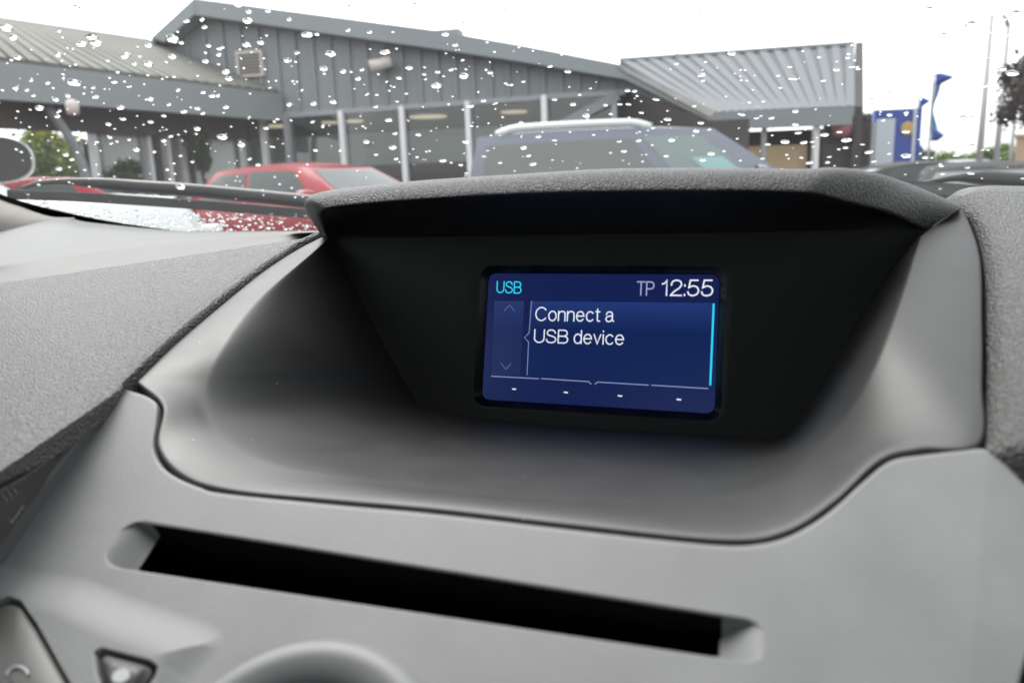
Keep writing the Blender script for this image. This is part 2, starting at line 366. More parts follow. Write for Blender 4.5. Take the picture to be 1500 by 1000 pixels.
GL = {'U': (.66, [[(0, 1), (0, .33)] + el(.33, .33, .33, .33, 180, 360) + [(.66, 1)]]),
      'S': (.64, [cv((.60, .76), (.50, .94), (.31, 1), (.11, .93), (.04, .75), (.13, .60), (.33, .525), (.55, .43), (.64, .25), (.53, .06), (.31, 0), (.09, .07), (0, .26))]),
      'B': (.645, [[(0, 0), (0, 1)], [(0, 1), (.36, 1)] + el(.36, .765, .235, .235, 90, -90) + [(0, .53)], [(.3, .53), (.38, .53)] + el(.38, .265, .265, .265, 90, -90) + [(0, 0)]]),
      'T': (.66, [[(0, 1), (.66, 1)], [(.33, 1), (.33, 0)]]), 'P': (.63, [[(0, 0), (0, 1), (.37, 1)] + el(.37, .74, .26, .26, 90, -90) + [(0, .48)]]),
      '1': (.30, [[(0, .75), (.13, .79), (.24, 1), (.24, 0)]]), '2': (.58, [cv((.02, .68), (.08, .9), (.28, 1), (.5, .92), (.56, .72), (.46, .5), (.2, .27), (.03, .06), (0, 0)) + [(.58, 0)]]),
      '5': (.57, [[(.52, 1), (.12, 1), (.05, .52)] + cv((.05, .52), (.26, .63), (.48, .55), (.57, .32), (.48, .09), (.26, 0), (.07, .07), (0, .24))]),
      ':': (.0, [[(0, .0), (0, .07)], [(0, .62), (0, .69)]]), 'C': (.76, [el(.4, .5, .4, .5, 40, 320, 40)]), 'o': (.52, [el(.26, .36, .26, .36, 0, 360, 40)]),
      'n': (.46, [[(0, .72), (0, 0)], cv((0, .44), (.07, .63), (.24, .72), (.42, .64), (.46, .46)) + [(.46, 0)]]),
      'e': (.51, [[(.02, .38), (.51, .38)] + el(.26, .36, .25, .36, 8, 322, 36)]), 'c': (.47, [el(.26, .36, .25, .36, 42, 318, 34)]),
      't': (.27, [[(.12, .92), (.12, .16)] + cv((.12, .14), (.16, .03), (.28, .02)), [(0, .72), (.27, .72)]]),
      'a': (.52, [cv((.03, .52), (.10, .67), (.25, .72), (.40, .66), (.44, .5)) + [(.44, .12), (.52, .02)], cv((.44, .44), (.28, .41), (.09, .35), (.01, .19), (.09, .03), (.24, 0), (.38, .08), (.44, .26))]),
      'd': (.48, [[(.48, 1), (.48, 0)], el(.25, .36, .24, .36, 0, 360, 40)]), 'v': (.44, [[(0, .72), (.22, 0), (.44, .72)]]), 'i': (.0, [[(0, .72), (0, 0)], [(0, .95), (0, 1)]]), ' ': (.16, [])}
def text(name, s, p0, p1, ptop, mt, wd=.078):
    """string of stroke letters from left-baseline p0 to right-baseline p1, capitals reaching ptop (points of the crop)"""
    x = 0; strokes = []
    for ch in s:
        adv, st_ = GL[ch]; strokes += [[(x + a, b) for a, b in q] for q in st_]; x += adv + (.17 if ch != ' ' else .1)
    W_ = x - .17
    a, b, c = scr_px(*p0, -.0014), scr_px(*p1, -.0014), scr_px(*ptop, -.0014); h_ = abs(c[1] - a[1]); V, Fc = [], []
    hw_ = wd * h_ / 2; sh = (c - a - np.array([0, h_])) ; h = H2
    for q in strokes:
        q = np.array([a + (b - a) * (u / W_) + np.array([0, h_]) * (v * (1 - wd) + wd / 2) for u, v in q]); h += 3e-6
        d = np.diff(q, axis=0); keep_ = np.r_[True, np.linalg.norm(d, axis=1) > 2e-7]; q = q[keep_]
        d = np.diff(q, axis=0); d /= np.linalg.norm(d, axis=1)[:, None]; nrm = np.stack([-d[:, 1], d[:, 0]], 1)
        nv = np.vstack([nrm[:1], nrm[:-1] + nrm[1:], nrm[-1:]]); nv[1:-1] /= np.maximum(.35, (1 + (nrm[:-1] * nrm[1:]).sum(1)))[:, None]
        q[0] -= d[0] * hw_ * .9; q[-1] += d[-1] * hw_ * .9; k = len(V)
        for p_, m_ in zip(q, nv): V += [scr(*(p_ + m_ * hw_), h), scr(*(p_ - m_ * hw_), h)]
        Fc += [(k + 2 * i, k + 2 * i + 1, k + 2 * i + 3, k + 2 * i + 2) for i in range(len(q) - 1)]
    return mesh(name, V, Fc, mt, display, False)
text('source_text', 'USB', (180, 222), (312, 226), (185, 156), M['cyan'], .09)
text('traffic_text', 'TP', (950, 236), (1040, 238), (947, 157), M['lav'], .09)
text('clock_text', '12:55', (1087, 238), (1363, 241), (1090, 148), M['white'], .082)
text('message_text', 'Connect a', (393, 375), (820, 382), (398, 298), M['white'])
text('message_text', 'USB device', (386, 495), (874, 508), (392, 420), M['white'])

# --- hood over the display
HST = [((484, 354, .300), (478, 351, .302), (474, 346, .305)), ((478, 335, .283), (466, 334, .284), (460, 325, .292)),
       ((474, 318, .265), (455, 315, .266), (449, 302, .275)), ((482, 310, .252), (456, 303, .252), (453, 290, .262)),
       ((510, 305, .250), (490, 295, .249), (482, 279, .262)), ((610, 298, .250), (600, 284, .248), (600, 266, .262)),
       ((750, 291, .250), (750, 274, .248), (750, 256, .262)), ((890, 288, .250), (890, 269, .248), (890, 248, .262)),
       ((1050, 287, .250), (1050, 267, .248), (1050, 246.5, .262)), ((1150, 288, .250), (1155, 268, .249), (1165, 248, .262)),
       ((1195, 291, .252), (1205, 270, .252), (1228, 246, .266)), ((1237, 302, .262), (1255, 283, .263), (1285, 254, .280)),
       ((1300, 319, .285), (1320, 300, .287), (1340, 272, .305)), ((1347, 343, .302), (1375, 326, .303), (1412, 303, .315))]
NH = 320
Lh = cr([at_y(*s[0]) for s in HST], NH); Fh = cr([at_y(*s[1]) for s in HST], NH); Th = cr([at_y(*s[2]) for s in HST], NH)
Ph = resample([pan(492, 350), pan(1348, 338)], NH) + SN * -.001
# underside recedes to the board, top runs back to the screen base
hr = []
for f in np.linspace(0, 1, 8): hr.append(Ph * (1 - f) + (Lh + np.array([0, .002, .0012])) * f + np.array([0, 0, .004]) * math.sin(math.pi * f))
for f in np.linspace(0, 1, 7)[1:]:                           # rounded lower lip
    hr.append((Lh + np.array([0, .002, .0012])) * (1 - f) ** 2 + 2 * (Lh * .8 + Fh * .2 - np.array([0, .0012, 0])) * f * (1 - f) + (Lh * .45 + Fh * .55) * f * f)
Bm = Lh * .45 + Fh * .55
for f in np.linspace(0, 1, 12)[1:]:
    c_ = Fh * .35 + Th * .65 + np.array([0, -.0045, .0012]); hr.append(Bm * (1 - f) ** 2 + 2 * c_ * f * (1 - f) + Th * f * f)
back = np.array([0, 1.0, 0])
camr = Th - CAM; camr /= camr[:, 1:2]
for f, dz in ((.004, .0001), (.012, -.0002), (.03, -.0012), (.08, -.005), (.16, -.014), (.30, -.034), (.42, -.055)):
    hr.append(Th + camr * f * np.array([.35, 1, 1]) + np.array([0, 0, dz]))
grid_mesh('display_hood', hr, M['hood'], own)

# --- console panel with slot, button recesses
SEAM = [(186, 565), (212, 573), (226, 580), (234, 590), (233, 615), (229, 650), (240, 676), (262, 693), (295, 707), (330, 716), (480, 731), (640, 745), (850, 769), (960, 781), (1060, 790),
        (1110, 788), (1150, 778), (1190, 757), (1222, 733), (1258, 700), (1290, 674), (1315, 664), (1350, 660), (1400, 655), (1440, 653), (1466, 668), (1500, 699), (1560, 760)]
BOT = [(-90, 960), (-75, 1000), (-60, 1040), (-40, 1090), (20, 1090), (60, 1090), (100, 1090), (140, 1090), (190, 1090), (240, 1090), (420, 1090), (620, 1090), (840, 1090), (950, 1090), (1050, 1090),
       (1100, 1090), (1140, 1090), (1180, 1090), (1215, 1090), (1255, 1090), (1290, 1090), (1315, 1090), (1350, 1090), (1385, 1090), (1408, 1090), (1425, 1090), (1450, 1090)]
def ab(P): P = np.asarray(P) - P0; return np.stack([P @ X, P @ CB], -1)
NU, NV = 760, 380
u = np.linspace(0, len(SEAM) - 1, 4000)
sa = cr_at(np.array([con(*p) for p in SEAM]), u); sb = cr_at(np.array([con(*p) for p in BOT]), u)
s = np.r_[0, np.cumsum(np.linalg.norm(np.diff(sa, axis=0), axis=1) + .6 * np.linalg.norm(np.diff(sb, axis=0), axis=1))]
tq = np.interp(np.linspace(0, s[-1], NU), s, u); sa = cr_at(np.array([con(*p) for p in SEAM]), tq); sb = cr_at(np.array([con(*p) for p in BOT]), tq)
a2, b2 = ab(sa), ab(sb)
tn = np.gradient(a2, axis=0); tn /= np.linalg.norm(tn, axis=1)[:, None]; nn = np.stack([tn[:, 1], -tn[:, 0]], 1)
a2 = a2 + nn * .0009
ln = np.linalg.norm(b2 - a2, axis=1)[:, None]
vd = np.r_[0, 0, .0003, .0010, .0018, np.linspace(.003, 1, NV)]
vz = np.r_[-.007, -.0012, -.00035, 0, 0, np.zeros(NV)]
G2 = np.zeros((len(vd), NU, 2)); Z = np.zeros((len(vd), NU))
for i, d in enumerate(vd):
    if i < 5: G2[i] = a2 + (b2 - a2) / ln * d
    else:
        f = (d - .003) / .997; G2[i] = a2 + (b2 - a2) / ln * .003 * (1 - f) + (b2 - a2) * f
    Z[i] = vz[i]
aa, bb = G2[..., 0], G2[..., 1]
_l, _r = ab(con(160, 800))[0], ab(con(1118, 928))[0]
_p, _q = ab(con(215, 766)), ab(con(1060, 903)); _r2, _s2 = ab(con(225, 837)), ab(con(1010, 954))
for e0_, e1_, o_ in ((_p, _q, 0), (_r2, _s2, .0022)):        # grid lines snapped to the slot's edges
    tg = e0_[1] + (e1_[1] - e0_[1]) * (aa - e0_[0]) / (e1_[0] - e0_[0]) + o_
    ii = np.abs(bb - tg).argmin(0); jj = np.arange(NU); ok = (aa[ii, jj] > _l) & (aa[ii, jj] < _r); bb[ii[ok], jj[ok]] = tg[ii[ok], jj[ok]]
def sst(x): x = np.clip(x, 0, 1); return x * x * (3 - 2 * x)
sl_l, sl_r = ab(con(160, 800))[0], ab(con(1118, 928))[0]
_p, _q = ab(con(215, 766)), ab(con(1060, 903)); btf = lambda a: _p[1] + (_q[1] - _p[1]) * (a - _p[0]) / (_q[0] - _p[0])
_r2, _s2 = ab(con(225, 837)), ab(con(1010, 954)); bof = lambda a: _r2[1] + (_s2[1] - _r2[1]) * (a - _r2[0]) / (_s2[0] - _r2[0])
ac, ha = (sl_l + sl_r) / 2, (sl_r - sl_l) / 2; bt, bo = btf(aa), bof(aa); bc, hb = (bt + bo) / 2, (bt - bo) / 2
da = ha - np.abs(aa - ac); db = hb - np.abs(bb - bc)
rr = hb * .95                                             # rounded ends of the slot rim
qx = np.maximum(np.abs(aa - ac) - (ha - rr), 0); qy = np.maximum(np.abs(bb - bc) - (hb - rr), 0)
dd = np.where((qx > 0) & (qy > 0), rr - np.hypot(qx, qy), np.minimum(da, db))
SD = .0055
dtop = bc + hb - bb
slot = SD * np.minimum(sst((dd + .0006) / .0026), sst((da + .0006) / .0105))
slot = np.where((dtop < .006) & (dtop > 2e-7), SD * sst((da + .0006) / .0105) * (dd > -.0004), np.where(np.abs(dtop) <= 2e-7, 0, slot))
Z -= slot
def sdpoly(P, a, b):
    """signed distance to a polygon, negative inside"""
    d = np.full(a.shape, 9.0); ins = np.zeros(a.shape, bool); n = len(P)
    for i in range(n):
        p, q = P[i], P[(i + 1) % n]; e = q - p
        t = np.clip(((a - p[0]) * e[0] + (b - p[1]) * e[1]) / (e @ e), 0, 1)
        d = np.minimum(d, np.hypot(a - p[0] - t * e[0], b - p[1] - t * e[1]))
        c = ((p[1] > b) != (q[1] > b)); x = (q[0] - p[0]) * (b - p[1]) / (q[1] - p[1] + 1e-15) + p[0]; ins ^= c & (a < x)
    return np.where(ins, -d, d)
def cpoly(pts): return np.array([ab(con(*p)) for p in pts])
rec = sdpoly(cpoly([(-120, 800), (20, 855), (110, 868), (180, 898), (285, 936), (300, 945), (262, 985), (215, 1060), (215, 1200), (-200, 1200)]), aa, bb)
Z += .0022 * sst((.0045 - rec) / .0115)
B1 = cpoly([(-40, 920), (0, 890), (18, 880), (36, 886), (60, 920), (108, 1004), (150, 1080), (20, 1140), (-60, 1100)])
B2 = cpoly([(147, 962), (157, 956), (226, 974), (236, 982), (230, 997), (185, 1060), (172, 1050), (150, 990)])
sd1, sd2 = sdpoly(B1, aa, bb), sdpoly(B2, aa, bb)
for sd in (sd1, sd2): Z -= .005 * sst((.0003 - sd) / .0009)
# faint facets towards the right edge and a soft fall at the left crease
c1a, c1b = ab(con(1283, 690)), ab(con(1425, 960)); e = (c1b - c1a) / np.linalg.norm(c1b - c1a)
side = -((aa - c1a[0]) * e[1] - (bb - c1a[1]) * e[0])
Z += .03 * np.maximum(side, 0)
c2a, c2b = ab(con(1446, 680)), ab(con(1420, 1000)); e = (c2b - c2a) / np.linalg.norm(c2b - c2a)
side2 = -((aa - c2a[0]) * e[1] - (bb - c2a[1]) * e[0]); Z -= .05 * np.maximum(side2, 0)
G3 = P0 + aa[..., None] * X + bb[..., None] * CB + Z[..., None] * CN
hole = (da > .0080) & (bb - (bc - hb) > .0022 + 1e-6) & (dtop > 1e-6)
keep = ~(hole[:-1, :-1] | hole[1:, 1:] | hole[:-1, 1:] | hole[1:, :-1])
console = grid_mesh('console_panel', G3, M['console'], own, keep)
def cpt(a, b, z): return P0 + a * X + b * CB + z * CN
m = MB(); x0, x1 = ac - ha - .012, ac + ha + .012; yb = lambda x: bof(x) + .0013; yt = lambda x: btf(x) + .0002
V = [cpt(x0, yb(x0), -.0050), cpt(x1, yb(x1), -.0050), cpt(x1, yt(x1), -.0005), cpt(x0, yt(x0), -.0005), cpt(x0, yb(x0), -.06), cpt(x1, yb(x1), -.06), cpt(x1, yt(x1), -.06), cpt(x0, yt(x0), -.06)]
m.add(V, [(4, 5, 6, 7), (0, 1, 5, 4), (1, 2, 6, 5), (2, 3, 7, 6), (3, 0, 4, 7)]); m.build('disc_slot', M['void'], console)
def button(P, name, inset, z0, dome):
    P = resample(np.vstack([P, P[:1]]), 73)[:-1]; c = P.mean(0); d = np.linalg.norm(P - c, axis=1).mean()
    rws = []
    for f, z in ((1 - inset / d, z0 - .006), (1 - inset / d, z0 - .0012), (1 - (inset + .0004) / d, z0 - .0003), (1 - (inset + .0014) / d, z0), (.7, z0 + dome * .6), (.35, z0 + dome * .9), (.02, z0 + dome)):
        rws.append([cpt(*(c + (p - c) * f), z) for p in P])
    return grid_mesh(name, rws, M['button'], console, closed=True)
button(B1, 'button', .0011, .0020, .0012); button(B2, 'button', .0011, .0020, .0004)
c_ = ab(con(187, 997)); V = [cpt(c_[0] + .0022 * math.cos(t), c_[1] + .0015 * math.sin(t), .0027) for t in np.linspace(0, 6.283, 24, endpoint=False)]
mesh('button_icon', V, [tuple(range(24))], M['mark'], console, False)
m = MB(); arc = [con(40 + 16 * math.cos(t), 1002 - 16 * math.sin(t)) + CN * .0034 for t in np.linspace(.3, 2.9, 14)]; m.tube(arc, .0003, 6); m.build('button_icon', M['mark'], console)
kc = ab(con(418, 1196)); K0 = cpt(*kc, 0)
mb = MB().lathe([(.0322, -.003), (.0322, .0012), (.0313, .0034), (.0295, .0046), (.0272, .0044), (.0248, .0030), (.0228, .0012), (.0222, -.001)], K0, CN, 96)
knob = mb.build('knob_ring', M['ring'], console, True)
MB().lathe([(.0219, -.002), (.0219, .0006), (.0208, .0012), (.010, .0014), (.001, .0014)], K0, CN, 64).build('knob', M['side'], console, True)
# dark liner under every joint of the panels
lw = [[P_ - np.array([0, -.2, .98]) * .0085 + np.array([0, 0, 0]) for P_ in row] for row in (Oc + (Rc - Oc) * .5, Oc, np.where((tt > 5)[:, None], Oc - din * .012, Oc - din * .002))]
grid_mesh('joint_liner', lw, M['gap'], own)

# --- left: side of the console with the seat heater switch
PADN = np.array([0, -math.sin(rad(9)), math.cos(rad(9))])
def pad(px, py): return hit(px, py, ARM0, PADN)
C0, C1, C2 = con(186, 566), con(0, 830), pad(0, 692)
VN = unit(np.cross(C1 - C0, C2 - C0)); VN = VN if VN @ (CAM - C0) > 0 else -VN
def ven(px, py, h=0.0): return hit(px, py, C0 + VN * h, VN)
cl = resample([con(186, 566), con(-90, 957)], 60); pl = resample([ven(184, 565), ven(-90, 752)], 60)
g = []
for f in np.linspace(0, 1, 24):
    zz = -.003 * math.sin(math.pi * f) - (.0016 if .22 < f < .30 else 0); g.append(cl * (1 - f) + pl * f + VN * zz * np.linspace(0, 1, 60)[:, None] ** .5)
vent = grid_mesh('vent_surround', g, M['side'], own)
mesh('seat_heater_switch', [ven(*p, -.0012) for p in ((88, 668), (60, 718), (20, 770), (4, 800), (-40, 760), (-40, 733), (0, 712), (45, 688))] +
     [ven(*p, -.006) for p in ((88, 668), (60, 718), (20, 770), (4, 800), (-40, 760), (-40, 733), (0, 712), (45, 688))],
     [tuple(range(8))] + [(i, (i + 1) % 8, 8 + (i + 1) % 8, 8 + i) for i in range(8)], M['button'], vent, False)
m = MB()
for k in range(3):
    x, y = 7 + 7 * k, 728 - 5.5 * k
    m.tube([ven(x + 1.2 * math.sin(t * 5) + t * 4, y + t * 8, -.0008) for t in np.linspace(-.3, .7, 9)], .00013, 5)
m.tube([ven(*p, -.0008) for p in ((14, 758), (16, 766), (31, 745), (33, 739), (35, 744))], .00013, 5)
m.build('switch_icon', M['mark'], vent)
MB().tube([ven(*p, .0002) for p in ((-90, 762), (0, 712), (40, 690), (88, 663))], .0005, 6).build('switch_gap', M['gap'], vent)

# --- left pad: near edge, piping, grain
LE = cr([arm(*p) for p in ((472, 344), (438, 360), (383, 395), (318, 447), (253, 502), (194, 558))], 160)
FE = cr([pad(*p) for p in ((-90, 428), (-40, 422), (0, 418), (60, 412), (185, 398), (300, 389), (372, 383), (430, 362), (472, 344))], 60)
NE = cr([pad(*p) for p in ((194, 559), (100, 620), (0, 689), (-90, 750))], 60)
# loft: from the right edge (arm) towards the left edge
LFT = resample([pad(-90, 750), pad(-90, 428)], 160)
far_ = cr([pad(*p) for p in ((383, 383), (363, 385), (300, 389), (185, 398), (60, 412), (0, 418), (-90, 428))], 160)
# rows run from arm edge leftward, columns from near corner to far corner
cols = 150
edge = cr([arm(*p) for p in ((194, 558), (253, 502), (318, 447), (383, 397), (410, 379), (438, 361), (472, 345))], cols)
leftb = cr([pad(*p) for p in ((-90, 752), (-90, 640), (-90, 540), (-90, 470), (-90, 444), (-90, 434), (-90, 428))], cols)
g = []
dn = np.array([0, .25, -.97])
el = leftb - edge; el /= np.linalg.norm(el, axis=1)[:, None]
g += [edge + dn * .006, edge + dn * .001, edge + el * .0006 - dn * .0009, edge + el * .0016 - dn * .0017, edge + el * .0030 - dn * .0018, edge + el * .0044 - dn * .0011, edge + el * .0056 - dn * .0001,
      edge + el * .0075 + dn * .0003]
base0 = edge + el * .0095 + dn * .0001
for f in np.linspace(0, 1, 60): g.append(base0 * (1 - f) + leftb * f)
g = np.array(g)
# near edge rolls down
nr = np.stack([g[:, 0] + np.array([0, -.0005, -.006]), g[:, 0] + np.array([0, -.0004, -.0012])], 1)
g = np.concatenate([nr, g], 1); g[:8, :2, 2] -= .002
grid_mesh('dashboard_pad', g, M['pad'], own)
# step and smooth shelf running to the windscreen
rt = np.array([at_z(*p, z) for *p, z in ((-90, 399, CZ - .0352), (0, 389, CZ - .0327), (90, 377, CZ - .0303), (185, 365, CZ - .028), (260, 356, CZ - .0258), (333, 348, CZ - .0236), (400, 344, CZ - .0225), (450, 341.5, CZ - .0219), (520, 340, CZ - .0214))])
rb = np.array([pad(*p) for p in ((-90, 428), (0, 418), (90, 409), (185, 398), (260, 392), (333, 386.5), (400, 378), (450, 355), (520, 340))])
YB0, BOW, TH, ZB = .90, .17, rad(31), CZ - .062
def g_ws(P): return (P[2] - ZB) - (YB0 - BOW * ((P[0] - XC) / .85) ** 2 - P[1]) * math.tan(TH)
def ws(px, py):
    d = ray(px, py); a, b = .15, 2.5
    for _ in range(50):
        c = (a + b) / 2
        if g_ws(CAM + d * c) < 0: a = c
        else: b = c
    return CAM + d * a
def ws_n(P):
    e = 1e-4; n = np.array([g_ws(P + np.eye(3)[k] * e) - g_ws(P - np.eye(3)[k] * e) for k in range(3)]); return unit(n)
ft = np.array([ws(*p) for p in ((-110, 345), (-30, 337), (75, 318), (130, 325), (200, 333), (260, 338), (330, 339), (400, 338.5), (450, 338), (520, 338))])
RT, RB, FT = cr(rt, 120), cr(rb, 120), cr(ft, 120)
g = [RB + np.array([0, 0, -.004]), RB + np.array([0, .001, -.0005])] + [RB * (1 - f) + RT * f + np.array([0, .003, 0]) * math.sin(f * 3.14) for f in np.linspace(.08, .9, 8)]
for f in (0, .3, .6, 1): g.append(RT * (1 - f) * 1 + f * (RT + (FT - RT) * .03) + np.array([0, 0, .0008]) * math.sin(f * 3.14))
for f in np.linspace(.06, 1, 24): g.append(RT + (FT - RT) * f)
g.append(FT + np.array([0, .15, -.05]))
grid_mesh('dashboard_shelf', g, M['shelf'], own)
# pillar trim at the far left corner
pt = [[ws(*p) - np.array([0, .004, 0]) for p in ((-260, 40), (-160, 160), (-60, 252), (0, 289), (40, 304), (78, 318), (105, 324))],
      [at(-330, 60, .62), at(-250, 200, .66), at(-130, 300, .72), at(-50, 331, .76), at(0, 338, .79), at(50, 336, .82), at(104, 329, .87)]]
pr = [cr(pt[0], 60), cr(pt[1], 60)]
g = [pr[0] * (1 - f) + pr[1] * f + np.array([.02, -.01, .006]) * math.sin(f * math.pi) for f in np.linspace(0, 1, 20)]
grid_mesh('pillar_trim', g, M['beige'], own)

# --- right pad
ledge = np.array([arm(*p) for p in ((1440, 660), (1446, 560), (1446, 470), (1442, 380), (1428, 322), (1396, 291.5))])
cols = 150
E_ = cr(ledge, cols); R_ = E_ + np.array([.28, -.01, -.012])
er = np.array([1, 0, 0.0]); upv = np.array([0, -.28, .95])
g = [E_ - upv * .008, E_ - upv * .003, E_ + er * .0008 - upv * .001, E_ + er * .0022 + upv * .0008, E_ + er * .004 + upv * .0018, E_ + er * .007 + upv * .0026]
st = E_ + er * .010 + upv * .0028
for f in np.linspace(0, 1, 50): g.append(st * (1 - f) + R_ * f)
g = np.array(g)
lastc = g[:, -1]; ex = [lastc + np.array([.004, y, z]) for y, z in ((.01, .0018), (.03, .001), (.07, -.006), (.16, -.022), (.30, -.042), (.48, -.062))]
fr = [g[:, 0] + np.array([0, -.0012, -.010]), g[:, 0] + np.array([0, -.0008, -.002])]
g = np.concatenate([np.stack(fr, 1), g, np.stack(ex, 1)], 1)
grid_mesh('dashboard_pad', g, M['pad'], own)
m = MB(); V = [con(*p) - CN * .012 for p in ((1570, 740), (1640, 790), (1680, 1100), (1430, 1100))]; m.prism(V, -CN * .02)
m.build('console_edge', M['gap'], own)

# --- windscreen, frit, wipers
xs = np.linspace(-.95, .95, 80) ; ts = np.linspace(-.10, .98, 50)
g = [[(XC + x, YB0 - BOW * (x / .85) ** 2 - t * math.cos(TH), ZB + t * math.sin(TH)) for x in xs] for t in ts]
screen_ = grid_mesh('windscreen', g, M['windscreen'], own)
top_f = cr([ws(*p) for p in ((-60, 258), (0, 283), (40, 296), (80, 306), (140, 319), (200, 329), (270, 338), (340, 342))], 60)
bot_f = cr([ws(*p) for p in ((-90, 290), (-20, 302), (50, 326), (120, 345), (190, 356), (270, 362), (340, 362))], 60)
nf = np.array([ws_n(p) for p in top_f])
grid_mesh('frit_band', [top_f - nf * .001, (top_f + bot_f) / 2 - nf * .001, bot_f - nf * .001], M['frit'], screen_)
def out(px, py, h):                                          # h in front of the glass, on the same line of sight
    P = ws(px, py); d = unit(P - CAM); return P + d * h / (d @ ws_n(P))
def wiper(blade, armp, name='wiper'):
    b = cr([out(*p, .012) for p in blade], 40); nb = np.array([ws_n(p) for p in b])
    d = np.array([0, -.85, .5]) * .25
    g = [b - nb * .010, b - nb * .004 + d * .006, b + nb * .0005 + d * .010, b + nb * .0015 + d * .011, b + nb * .002 + d * .006, b + nb * .001 - d * .004, b - nb * .004 - d * .004, b - nb * .010]
    o = grid_mesh('wiper', g, M['rubber'], own)
    a = cr([out(*p[:2], p[2]) for p in armp], 40)
    m = MB(); m.tube(a, np.interp(np.linspace(0, 1, 40), [0, .25, .45, 1], [.0025, .0032, .0075, .009]), 10); m.build('wiper_arm', M['arm'], o, True)
    return o
wiper([(13, 281), (100, 284), (160, 287.5), (260, 294), (350, 301), (450, 309), (540, 316)], [(34, 275, .02), (60, 268, .024), (95, 266, .028), (150, 269, .032), (200, 273, .034), (260, 277, .034), (350, 285, .034), (480, 298, .03)])
wiper([(1325, 268), (1380, 272), (1440, 277), (1510, 284), (1600, 293)], [(1350, 269, .02), (1400, 261, .024), (1450, 262, .03), (1520, 268, .034), (1620, 280, .03)])

# --- the rest of the cabin: roof lining, doors, seats (they shade the dashboard)
m = MB(); m.box((XC, -.92, CZ + .46), (.66, .95, .02)); m.build('roof_lining', M['lining'], own, bevel=.01)
for sx in (-1, 1):
    m = MB(); m.box((XC + sx * .80, -.55, CZ - .50), (.05, 1.25, .42)); m.build('door_panel', M['cabin'], own, bevel=.02)
    m = MB(); m.bar((XC + sx * .80, -.35, CZ - .1), (XC + sx * .68, -.45, CZ + .46), .06, .16); m.build('door_pillar', M['cabin'], own)
    m = MB(); m.bar((XC + sx * .90, .62, CZ - .02), (XC + sx * .66, .02, CZ + .46), .05, .06); m.build('windscreen_pillar', M['lining'], own)
    m = MB(); c0 = np.array([XC + sx * .36, -.62, CZ - .45]); m.bar(c0, c0 + np.array([0, -.22, .58]), .46, .14, (0, 1, 0)); m.box(c0 + np.array([0, .22, -.05]), (.24, .26, .07)); m.box(c0 + np.array([0, -.25, .70]), (.13, .05, .10))
    m.build('seat', M['cabin'], own, bevel=.03)
M['sideglass'] = pane_mat('side_glass', (.50, .53, .52), 1.0)  # unseen side glass, tint darkened to cut light on the display recess
for sx in (-1, 1):
    mesh('side_window', [(XC + sx * .80, .45, CZ - .08), (XC + sx * .80, -1.75, CZ - .08), (XC + sx * .67, -1.65, CZ + .45), (XC + sx * .67, .02, CZ + .45)], [(0, 1, 2, 3)], M['sideglass'], own, False)
mesh('rear_window', [(XC - .7, -1.88, CZ + .2 - .02), (XC + .7, -1.88, CZ + .18), (XC + .62, -1.80, CZ + .45), (XC - .62, -1.80, CZ + .45)], [(0, 1, 2, 3)], M['sideglass'], own, False)
m = MB(); m.box((XC, -1.85, CZ - .35), (.75, .05, .55)); m.build('tailgate', M['cabin'], own, bevel=.02)
m = MB(); m.box((XC, .2, CZ - .95), (.8, 1.0, .03)); m.build('cabin_floor', M['cabin'], own)
m = MB(); m.box((XC, .55, CZ - .42), (.80, .04, .30)); m.build('bulkhead', M['cabin'], own)
M['own_paint'] = mat('own_paint', (.5, .5, .5), .3)
m = MB(); m.box((XC, 1.35, CZ - .42), (.78, .42, .16)); m.build('bonnet', M['own_paint'], own, bevel=.08)

#EXTERIOR
# ================================================================== OUTSIDE: ground
def noise_mat(name, c, rough, scale, amt, **k): return mottled(mat(name, c, rough, **k), c, scale, amt)
M['asphalt'] = noise_mat('wet_asphalt', (.05, .05, .052), .8, .6, .25, spec=.2)
MB().add([(-200, -60, 0), (200, -60, 0), (200, 420, 0), (-200, 420, 0)], [(0, 1, 2, 3)]).build('ground', M['asphalt']); tag(bpy.data.objects['ground'], kind='structure')

# ------------------------------------------------------------------ cars
M['tyre'] = mat('tyre', (.015, .015, .016), .8); M['rim'] = mat('alloy', (.45, .45, .46), .3, 1.0)
M['carglass'] = mat('car_glass', (.035, .048, .046), .06, spec=.35); M['plastic'] = mat('black_plastic', (.02, .02, .022), .5)
M['lamp'] = mat('headlamp_glass', (.6, .62, .65), .1); M['redlamp'] = mat('red_lamp', (.45, .012, .015), .2)
M['yplate'] = mat('yellow_plate', (.75, .47, .03), .5); M['wplate'] = mat('white_plate', (.7, .7, .68), .5)
def paint(name, c, rough=.25, metal=0): return mat(name, c, rough, metal, spec=.3, Coat_Weight=.15, Coat_Roughness=.08)
M['red'] = paint('red_paint', (.27, .008, .016)); M['vanblue'] = paint('blue_grey_paint', (.20, .218, .262), .35); M['whitep'] = paint('white_paint', (.70, .73, .72))
M['blackp'] = mat('black_paint', (.02, .02, .022), .6, spec=.2); M['doorglass'] = mat('van_door_glass', (.22, .27, .26), .12); M['cyanpatch'] = mat('pale_cyan', (.28, .46, .46), .5); M['vanglass'] = mat('van_tint_sky_glass', (.17, .175, .17), .15, spec=.5); M['silver'] = paint('silver_paint', (.5, .51, .52), .3, .3)  # tinted van glass made paler in colour, standing in for reflected sky
